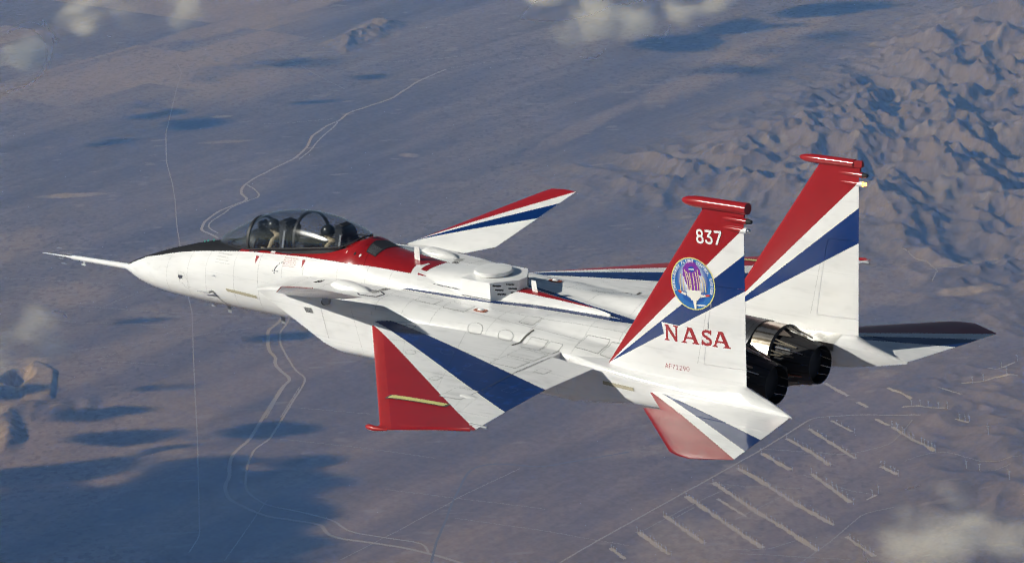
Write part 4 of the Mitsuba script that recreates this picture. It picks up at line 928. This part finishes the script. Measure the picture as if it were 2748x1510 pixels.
for m_ in (lambda q: q, mir):
    wk = J + '__wing'
    obj(wk + '__formation_strip', m_(top_decal(strip_poly((12.17, -5.25), (13.58, -5.315), .125), skin_z, .014)), 'mat_strip', True)
    obj(wk + '__strip_frame', m_(top_decal(strip_poly((12.11, -5.247), (13.64, -5.318), .165), skin_z, .008)), 'mat_slot', True)
    obj(wk + '__slot', m_(top_decal(strip_poly((12.43, -2.02), (12.50, -1.42), .05), skin_z, .007)), 'mat_slot', True)
    obj(wk + '__hinge_bump', m_(blob(13.40, 13.86, .075, (-4.73, wing_z(13.6, -4.73) - .01), .5, 1.3)), 'mat_white', 50)
    obj(wk + '__hinge_line', m_(top_decal(sg.LineString([(13.49, -2.15), (13.50, -3.2), (13.63, -4.35)]).buffer(.008), skin_z, .005)), 'mat_mark', True)
    for px_, py_ in ((10.96, -1.16),):
        z0 = deck_z(px_, py_)
        bz = obj(J + '__anticollision_light', m_(loft([[(px_ + .15 * c, py_ + .075 * s, z0 + .003 + h) for c, s in zip(np.sign(np.cos(A_)) * np.abs(np.cos(A_)) ** .5, np.sign(np.sin(A_)) * np.abs(np.sin(A_)) ** .5)] for A_, h in ((np.linspace(0, 2 * PI, 24, endpoint=False), 0), (np.linspace(0, 2 * PI, 24, endpoint=False), .012))])), 'mat_orange')
        lens = trimesh.creation.icosphere(2, 1.0); lens.apply_scale([.075, .05, .035]); lens.apply_translation([px_, py_, z0 + .014])
        obj(bz + '__lens', m_(lens), 'mat_white_flat', True)
    # black louvres on the deck
    for i in range(5):
        x0, y0 = 8.30 + .008 * i, -1.06 - .012 * i
        obj(J + '__air_intake__louvre', m_(top_decal(strip_poly((8.36 - .012 * i, -1.01 - .035 * i), (8.50 - .012 * i, -1.03 - .035 * i), .020), lambda a, b: .506, .004)), 'mat_louvre')
    obj(J + '__air_intake__louvre', m_(top_decal(sg.Polygon([(8.26, -1.20), (8.42, -1.23), (8.40, -1.40), (8.24, -1.37)]), lambda a, b: .506, .003)), 'mat_seam')
    q_ = [(6.723, -1.358), (6.726, -1.19), (6.845, -1.128), (6.871, -1.299)]
    zt_ = lambda a, b: float(np.interp(a, [6.1, 7.2], [.42, .505]))
    obj(J + '__air_intake__bleed_slot', m_(top_decal(sg.Polygon(q_), zt_, .004)), 'mat_louvre')
    obj(J + '__air_intake__slot_rib', m_(top_decal(strip_poly((6.79, -1.24), (6.80, -1.17), .012), zt_, .008)), 'mat_white_flat')
    obj(J + '__air_intake__side_grille', m_(side_decal(quad((6.892, .111), (7.093, .128), (7.161, .03), (6.954, .011)), .004, yfn=lambda a, b: np.full_like(a, -1.85))), 'mat_seam')
    for i in range(7):
        xa = 6.91 + .03 * i
        obj(J + '__air_intake__grille_bar', m_(side_decal(strip_poly((xa, .108), (xa + .05, .018), .012), .007, yfn=lambda a, b: np.full_like(a, -1.85))), 'mat_mark')
    obj(J + '__air_intake__ramp_seam', m_(side_decal(sg.LineString([(7.36, .16), (7.47, -.26), (7.53, -.44)]).buffer(.007), .004, yfn=lambda a, b: np.full_like(a, -1.85))), 'mat_faint')
    obj(J + '__air_intake__ramp_pivot', m_(tube([(7.46, -1.84, .30), (7.46, -1.875, .30)], .06, 12)), 'mat_black')
obj(J + '__wing__walkway_frame', top_decal(ring_poly(sg.Polygon([(8.02, -1.50), (8.06, -1.30), (8.42, -1.22), (8.62, -1.34), (8.60, -1.56), (8.2, -1.62)]), .03), lambda a, b: .506, .004), 'mat_mark')
obj(J + '__formation_light', side_decal(quad((14.64, -.075), (15.36, -.095), (15.37, -.165), (14.65, -.145)), .008, yfn=lambda a, b: np.interp(a, [14.2, 14.6, 16], [-1.98, -2.05, -2.05])), 'mat_strip_dirty', True)
# black vent behind the canopy
def spine_patch(xa, xb, t0, t1, off, n=14):
    """piece of the spine skin between two stations (xa, xb may depend on t) and ring angles t"""
    R = []
    for t in np.linspace(t0, t1, n):
        row = []
        for f in np.linspace(0, 1, 6):
            x = xa(t) + (xb(t) - xa(t)) * f; zt, zb, w, zm, nt, nb = [float(v) for v in fus_params(x)]
            row.append((x, w * math.copysign(abs(math.sin(t)) ** (2 / nt), math.sin(t)), zm + (zt - zm) * abs(math.cos(t)) ** (2 / nt) + off))
        R.append(row)
    return loft(R, (False, False), closed=False)
ta_ = lambda t: 7.25 + .10 * min(1, abs(t) / .5); tb_ = lambda t: 7.56 + .03 * min(1, abs(t) / .5)
obj(J + '__spine_vent', spine_patch(ta_, tb_, -.46, .46, .007, 40), 'mat_louvre', True)
for i in range(9):
    t = -.42 + .035 * i
    obj(J + '__spine_vent__vane', spine_patch(lambda q: ta_(q) + .02, lambda q: tb_(q) - .02, t, t + .006, .013, 2), 'mat_gray')
for x, z, m_ in ((7.158, .932, 'mat_black'), (7.281, .906, 'mat_white_flat'), (6.92, .93, 'mat_faint_red')):
    obj(J + '__port', side_decal(sg.Point(x, z).buffer(.022, 8), .006, yfn=fy), m_)
# small markings on the nose side
def dashes(x, z, rows, w, dz, lean, mat, seed, th=.012):
    g = []; r = random.Random(seed)
    for i in range(rows):
        a = x + .02 * r.random(); zz = z - dz * i
        while a < x + w * (.8 + .2 * r.random()):
            l = .03 + .05 * r.random(); g.append(strip_poly((a, zz + lean * (a - x)), (a + l, zz + lean * (a + l - x)), th)); a += l + .018
    obj(J + '__stencil', side_decal(shapely.union_all(g), .004, yfn=fy), mat)
dashes(3.30, .40, 4, .42, .055, .05, 'mat_faint', 3); dashes(5.28, .60, 5, .40, .036, .07, 'mat_faint_red', 5); dashes(5.02, .32, 1, .16, .04, .05, 'mat_mark', 8, .012); dashes(4.16, .556, 1, .32, .04, .1, 'mat_mark', 9, .02); dashes(5.1, .655, 1, .26, .04, .1, 'mat_mark', 11, .02)
obj(J + '__name_tag', side_decal(strip_poly((4.80, .625), (4.92, .637), .028), .006, yfn=fy), 'mat_letter_white')
obj(J + '__step_mark', side_decal(shapely.union_all([sg.LineString([(5.10, .33), (5.105, .375), (5.15, .43)]).buffer(.012), sg.Point(5.10, .285).buffer(.014), *[strip_poly((x, z), (x + .012, z + .035), .018) for x, z in ((5.19, .46), (5.25, .49), (5.32, .485))]]), .004, yfn=fy), 'mat_mark')
eag = sg.Polygon([(2.13, -.262), (2.17, -.225), (2.25, -.215), (2.33, -.235), (2.27, -.26), (2.31, -.285), (2.24, -.285), (2.20, -.315), (2.16, -.285)])
obj(J + '__nose_emblem', side_decal(eag, .004, yfn=fy), 'mat_mark', True)
obj(J + '__nose_emblem__outline', side_decal(ring_poly(sg.Polygon([(2.17, -.18), (2.30, -.18), (2.42, -.29), (2.49, -.42), (2.38, -.44), (2.30, -.36), (2.22, -.36)]).buffer(.03), .010), .003, yfn=fy), 'mat_faint', True)
obj(J + '__air_data_probe', cat(beam((3.22, -.72, -.40), (3.22, -.84, -.40), .035), tube([(2.88, -.84, -.42), (3.25, -.84, -.40)], [.006, .02], 8)), 'mat_gray')
obj(J + '__probe_fairing', side_decal(sg.Polygon([(3.20, -.37), (3.30, -.42), (3.44, -.62), (3.56, -.74), (3.46, -.70), (3.34, -.56)]), .004, yfn=fy), 'mat_seam', True)
obj(J + '__angle_vane', cat(side_decal(sg.Polygon([(3.25, -.05), (3.36, -.02), (3.40, -.09), (3.36, -.045)]), .02, yfn=fy)), 'mat_gray')
for x in (2.35, 2.45, 2.62):
    obj(J + '__nose_blade', foil([((x, 0, fus_ztop(x, 0) - .01), (x + .05, 0, fus_ztop(x, 0) - .0), .12), ((x + .02, 0, fus_ztop(x, 0) + .05), (x + .05, 0, fus_ztop(x, 0) + .05), .12)], YF, n=6), flat((.05, .30, .22), .4))
obj(J + '__belly_probe', cat(tube([(2.66, -.15, -.84), (2.66, -.15, -.96)], .012, 6), tube([(2.60, -.15, -.96), (2.70, -.15, -.96)], .014, 6)), 'mat_gray')

# ---------------------------------------------------------------- lettering on the near fin
FF = J + '__tail_fin'
fyn = lambda x, z: fin_y(x, z)
def letters(text, x, z, h, turn, width=None, lean=0.0, bold=True):
    m = meshkit.text_mesh(text, h, .002, bold=bold)
    v, f = np.array(m.vertices), np.array(m.faces); keep = (v[f][:, :, 2] > .001).all(1)
    v = v.copy(); s = (width / np.ptp(v[:, 0])) if width else 1.0; v[:, 0] = (v[:, 0] - v[:, 0].min()) * s + lean * v[:, 1]
    c, s_ = math.cos(turn), math.sin(turn); q = np.column_stack([x + v[:, 0] * c - v[:, 1] * s_, z + v[:, 0] * s_ + v[:, 1] * c])
    V, F_ = q, f[keep]
    V3, F3 = trimesh.remesh.subdivide_to_size(np.column_stack([V, np.zeros(len(V))]), F_, .07)
    return V3[:, :2], F3
def on_fin(V, F_, off=.005):
    return tm(np.column_stack([V[:, 0], fin_y(V[:, 0], V[:, 1]) - off, V[:, 1]]), F_)
k = obj(FF + '__tail_number', on_fin(*letters('837', 16.80, 2.855, .25, .06, .575)), 'mat_letter_white'); tag(k, 'white number 837 on the red band')
k = obj(FF + '__serial_number', on_fin(*letters('AF71290', 15.985, .346, .088, .025, .55, bold=False)), 'mat_letter_red'); tag(k, 'small red serial AF71290')
# serif capitals
def glyph(ch):
    P_ = sg.Polygon; U_ = shapely.union_all
    if ch == 'N': return U_([P_([(0, 0), (.30, 0), (.30, .07), (.21, .11), (.21, .89), (.30, .93), (.0, 1), (0, .93), (.09, .89), (.09, .11), (0, .07)]), P_([(.0, 1), (.24, 1), (.80, .12), (.80, 0), (.66, 0), (.12, .86)]), P_([(.56, 1), (.88, 1), (.88, .93), (.80, .89), (.80, 0), (.69, .1), (.69, .89), (.56, .93)])])
    if ch == 'A': return U_([P_([(0, 0), (.30, 0), (.30, .06), (.21, .10), (.44, .80), (.44, 1), (.36, 1), (.09, .10), (0, .06)]), P_([(.26, 1), (.60, 1), (.92, .10), (1.0, .06), (1.0, 0), (.60, 0), (.60, .06), (.70, .10), (.42, .90), (.36, .95)]), P_([(.22, .28), (.74, .28), (.70, .40), (.27, .40)])])
    t = np.linspace(.15, 1.5, 14) * PI; a = np.column_stack([.36 + .24 * np.cos(t[::1]), .735 + .185 * np.sin(t)])
    t2 = np.linspace(.5, -.85, 14) * PI; b = np.column_stack([.36 + .265 * np.cos(t2), .275 + .205 * np.sin(t2)])
    s = sg.LineString(np.vstack([a, b])).buffer(.082, cap_style=2)
    return U_([s, P_([(.60, 1), (.68, 1), (.68, .70), (.60, .70), (.50, .86)]), P_([(.0, 0), (.07, 0), (.16, .14), (.12, .34), (.03, .34)])])
word = []
for ch, x0, w in (('N', 16.00, .36), ('A', 16.385, .40), ('S', 16.83, .33), ('A', 17.07, .40)):
    g = shapely.affinity.affine_transform(glyph(ch), [w, 0, .0, .305, 0, 0]); g = shapely.affinity.affine_transform(g, [1, 0, .034, 1, x0, .886 + .034 * (x0 - 16.0)]); word.append((ch, g))
for i, (ch, g) in enumerate(word):
    V, F_ = trimesh.creation.triangulate_polygon(g, engine='earcut') if g.geom_type == 'Polygon' else (lambda ms: (ms.vertices[:, :2], ms.faces))(trimesh.util.concatenate([tm(np.column_stack([*[q for q in trimesh.creation.triangulate_polygon(h, engine='earcut')[0].T], np.zeros(len(trimesh.creation.triangulate_polygon(h, engine='earcut')[0]))]), trimesh.creation.triangulate_polygon(h, engine='earcut')[1]) for h in g.geoms]))
    V3, F3 = trimesh.remesh.subdivide_to_size(np.column_stack([V, np.zeros(len(V))]), F_, .07)
    k = obj(FF + '__letter', on_fin(V3[:, :2], F3, .006), 'mat_letter_red'); tag(k, f'red serif letter {ch} on the near fin')
# round emblem
EC, ER, ET = np.array([16.685, 2.062]), .495, .075
EM = FF + '__emblem'
def em(poly, layer, mat, name):
    """shape in the emblem's own disc (radius 1), upright, laid on the fin"""
    g = shapely.affinity.affine_transform(poly, [ER * math.cos(ET), -ER * math.sin(ET), ER * math.sin(ET), ER * math.cos(ET), EC[0], EC[1]])
    ms = []
    for h in getattr(g, 'geoms', [g]):
        V, F_ = trimesh.creation.triangulate_polygon(h, engine='earcut'); V3, F3 = trimesh.remesh.subdivide_to_size(np.column_stack([V, np.zeros(len(V))]), F_, .09); ms.append(on_fin(V3[:, :2], F3, .005 + .0035 * layer))
    return obj(EM if name is None else EM + '__' + name, cat(*ms), mat, True)
disc_ = lambda r, x=0, y=0, n=32: sg.Point(x, y).buffer(r, n)
def em_local(p):
    dx, dz = (p.x - EC[0]) / ER, (p.z - EC[1]) / ER; return dx * math.cos(ET) + dz * math.sin(ET), -dx * math.sin(ET) + dz * math.cos(ET)
def glow(p, n, uv):
    x, y = em_local(p); return mix((.82, .84, .88), (.03, .10, .36), smoothstep(.25, .86, dr.sqrt(dr.square(x * 1.15) + dr.square((y - .12) * .95)) + .25 * dr.maximum(-y, 0)))
def suit(p, n, uv):
    x, y = em_local(p); g = smoothstep(.35, .5, dr.abs(y * 14 - dr.floor(y * 14) - .5)); return mix((.22, .045, .33), (.10, .03, .30), g)
k = em(disc_(1.0), 0, flat((.72, .66, .24), .4), None); tag(k, 'round blue emblem with yellow rim and white lettering')
em(disc_(.955), 1, flat((.02, .14, .42), .4), 'blue_band')
em(sg.Polygon([(.74 * math.cos(a), .16 + .70 * math.sin(a)) for a in np.linspace(-.28, PI + .28, 50)] + [(-.45, -.62), (0, -.8), (.45, -.62)]).intersection(disc_(.80)), 2, {'type': 'twosided', 'bsdf': {'type': 'diffuse', 'reflectance': mikit.proc(glow)}}, 'field')
torso = sg.Polygon([(-.20, .74), (-.08, .86), (.10, .86), (.22, .74), (.36, .55), (.40, .36), (.30, .38), (.34, .1), (.26, -.26), (-.14, -.26), (-.30, .10), (-.34, .36), (-.38, .28), (-.36, .55)]).buffer(.03)
em(torso, 3, {'type': 'twosided', 'bsdf': {'type': 'diffuse', 'reflectance': mikit.proc(suit)}}, 'figure')
lines_ = []
for x0, y0, x1 in ((-.30, .52, -.22), (-.22, .44, -.12), (-.10, .40, -.06), (.06, .40, .08), (.18, .46, .22), (.28, .54, .32), (-.5, .34, -.56), (-.36, .22, -.42), (.5, .3, .58), (.40, .2, .46)):
    lines_.append(sg.LineString([(x0, y0), (x1, .1), (x1, -.28)]).buffer(.018))
em(shapely.union_all(lines_), 4, flat((.75, .60, .35), .5), 'wire')
em(sg.Polygon([(.14 * math.cos(a) + .02, .56 + .11 * math.sin(a)) for a in np.linspace(0, 2 * PI, 24)]), 4, flat((.01, .06, .35), .4), 'badge')
em(sg.box(-.10, .535, .15, .58), 5, 'mat_letter_white', 'badge_bar')
plane = shapely.union_all([sg.Polygon([(-.34, -.24), (.42, -.24), (.34, -.34), (.40, -.42), (.22, -.56), (.20, -.62), (.12, -.62), (.09, -.92), (.04, -.98), (-.01, -.92), (-.04, -.62), (-.12, -.62), (-.14, -.56), (-.30, -.44), (-.26, -.34)]), sg.Polygon([(-.30, -.38), (-.66, -.26), (-.70, -.32), (-.36, -.46)]), sg.Polygon([(.36, -.40), (.72, -.36), (.76, -.42), (.34, -.50)])])
em(plane, 5, flat((.78, .76, .70), .4), 'aircraft')
em(shapely.union_all([sg.Polygon([(-.52, -.31), (-.66, -.26), (-.70, -.32), (-.55, -.39)]), sg.Polygon([(.56, -.375), (.72, -.36), (.76, -.42), (.56, -.45)])]), 6, flat((.60, .05, .02), .4), 'wing_tip')
em(sg.box(.14, -.82, .52, -.77), 5, 'mat_letter_white', 'caption_bar')
ring_text = 'INTELLEGENT FLIGHT CONTROL SYSTEM'
tri_f = []; tri_v = []; base_n = 0
for i, ch in enumerate(ring_text):
    if ch == ' ': continue
    ang = math.radians(203 - 226 * (i + .5) / len(ring_text))
    m = meshkit.text_mesh(ch, .115, .002, bold=True); v = np.array(m.vertices); f = np.array(m.faces); keep = (v[f][:, :, 2] > .001).all(1)
    c0 = (v[:, 0].min() + v[:, 0].max()) / 2; a = ang - PI / 2
    q = np.column_stack([v[:, 0] - c0, v[:, 1] + .81]); q = np.column_stack([q[:, 0] * math.cos(a) - q[:, 1] * math.sin(a), q[:, 0] * math.sin(a) + q[:, 1] * math.cos(a)])
    q = q * ER; q = np.column_stack([EC[0] + q[:, 0] * math.cos(ET) - q[:, 1] * math.sin(ET), EC[1] + q[:, 0] * math.sin(ET) + q[:, 1] * math.cos(ET)])
    tri_v.append(q); tri_f.append(f[keep] + base_n); base_n += len(q)
obj(EM + '__lettering', on_fin(np.vstack(tri_v), np.vstack(tri_f), .016), 'mat_letter_white')
for x, z, w, h in ((16.985, 1.25, .02, .13), (16.945, .93, .045, .06), (17.06, 1.66, .02, .1)):
    obj(FF + '__hinge_plate', on_fin(*[np.array(a) for a in trimesh.creation.triangulate_polygon(sg.box(x, z, x + w, z + h), engine='earcut')], .005), 'mat_gray')

# ---------------------------------------------------------------- crew
def chain(bones, refine=.02, smooth_n=8):
    out = None
    for p, r, q, s in bones:
        A_ = m3.Manifold.sphere(r, 14).translate(list(map(float, p))); B_ = m3.Manifold.sphere(s, 14).translate(list(map(float, q)))
        h = m3.Manifold.batch_hull([A_, B_]); out = h if out is None else out + h
    m = from_m3(out.refine_to_length(refine)); m = trimesh.Trimesh(m.vertices, m.faces, process=True)
    trimesh.smoothing.filter_taubin(m, iterations=smooth_n); return m
def pilot(x, z, label, group, dh):
    """seated; x, z of the head's middle"""
    O = np.array([x, 0, z]); A = lambda *p: O + np.array(p)
    key = 'person'; k = 0
    while key in scene: k += 1; key = f'person_{k:03d}'
    B = [(A(.28, -.09, -.60), .12, A(.28, .09, -.60), .12), (A(.28, 0, -.58), .14, A(.20, 0, -.36), .14), (A(.20, 0, -.36), .14, A(.12, 0, -.22), .10), (A(.16, -.17, -.24), .075, A(.16, .17, -.24), .075), (A(.12, 0, -.22), .062, A(.03, 0, -.10), .055), (A(.0, 0, 0), .098, A(-.01, 0, -.06), .078),
         (A(.26, -.10, -.60), .09, A(-.22, -.13, -.52), .07), (A(.26, .10, -.60), .09, A(-.22, .13, -.52), .07), (A(-.22, -.13, -.52), .065, A(-.36, -.12, -.80), .045), (A(-.22, .13, -.52), .065, A(-.36, .12, -.80), .045)]
    for s in (-1, 1):
        sh, el, wr = A(.16, .20 * s, -.25), A(.10, .31 * s, -.46), A(-.14, .25 * s, -.44) if s < 0 else A(-.12, .10, -.50)
        B += [(sh, .070, el, .052), (el, .052, wr, .034), (wr, .036, wr + [-.05, 0, -.005], .036)]
        for j, (dy, l) in enumerate(((-.026, .050), (-.009, .062), (.009, .058), (.026, .044))):
            c0 = wr + [-.075, dy, .0]; c1 = c0 + [-l * .55, 0, -.012]; c2 = c1 + [-l * .25, 0, -.030]; B += [(c0, .010, c1, .0095), (c1, .0095, c2, .008)]
        B += [(wr + [-.03, -.03 * s, 0], .012, wr + [-.075, -.052 * s, -.012], .009)]
    scene[key] = mikit.ply(chain(B), 'mat_tan', smooth=True); tag(key, label, 'person', group)
    vest = chain([(A(.27, 0, -.56), .152, A(.18, 0, -.34), .158), (A(.15, -.12, -.27), .085, A(.15, .12, -.27), .085)], .03); obj(key + '__vest', vest, 'mat_vest', True)
    hel = trimesh.creation.icosphere(3, .138); v = np.array(hel.vertices); v[:, 0] *= 1.10; v[:, 2] *= 1.02; low = v[:, 2] < -.05; v[low, 2] = -.05 + (v[low, 2] + .05) * .5
    face = (v[:, 0] < -.08) & (v[:, 2] < .03); v[face, 0] = -.08 + (v[face, 0] + .08) * .3
    hel = tm(v + A(.012, 0, .018), hel.faces); obj(key + '__helmet', hel, 'mat_helmet', True)
    vis = trimesh.creation.icosphere(3, .143); v = np.array(vis.vertices); v[:, 0] *= 1.06; f = vis.faces[(v[vis.faces].mean(1)[:, 0] < -.045) & (np.abs(v[vis.faces].mean(1)[:, 2] - .01) < .055)]
    obj(key + '__visor', tm(v + A(.0, 0, .016), f), 'mat_visor', True)
    obj(key + '__oxygen_mask', chain([(A(-.10, 0, -.055), .05, A(-.15, 0, -.085), .034), (A(-.14, 0, -.09), .022, A(-.08, .03, -.20), .02), (A(-.08, .03, -.20), .02, A(.04, .08, -.30), .02)], .02), 'mat_rubber', True)
pilot(4.42, 1.00, 'pilot in a tan suit and dark helmet in the front seat', None, 0)
pilot(5.95, 1.09, 'crew member in a tan suit and dark helmet in the rear seat', None, 0)

# dark joints round the antenna housing
for s in (-1, 1):
    obj(PH + '__base_joint', cat(*[beam((x, (.567 + .02 * (x - 8.9)) * s, .625 - .012 * (x - 8.9)), (x + .16, (.569 + .02 * (x - 8.74)) * s, .622 - .012 * (x - 8.9)), .012, .012) for x in np.arange(8.95, 9.95, .2)]), 'mat_mark')
    obj(PH + '__joint', beam((10.0, .601 * s, .52), (10.0, .601 * s, .85), .012, .01), 'mat_mark')
    obj(PH + '__joint', beam((hx1, (hw + .002) * s, .5), (hx1, (hw + .002) * s, .85), .014, .014), 'mat_mark')
    obj(PH + '__joint', beam((hx0, (hw + .001) * s, .512), (hx1, (hw + .001) * s, .512), .010, .014), 'mat_mark')
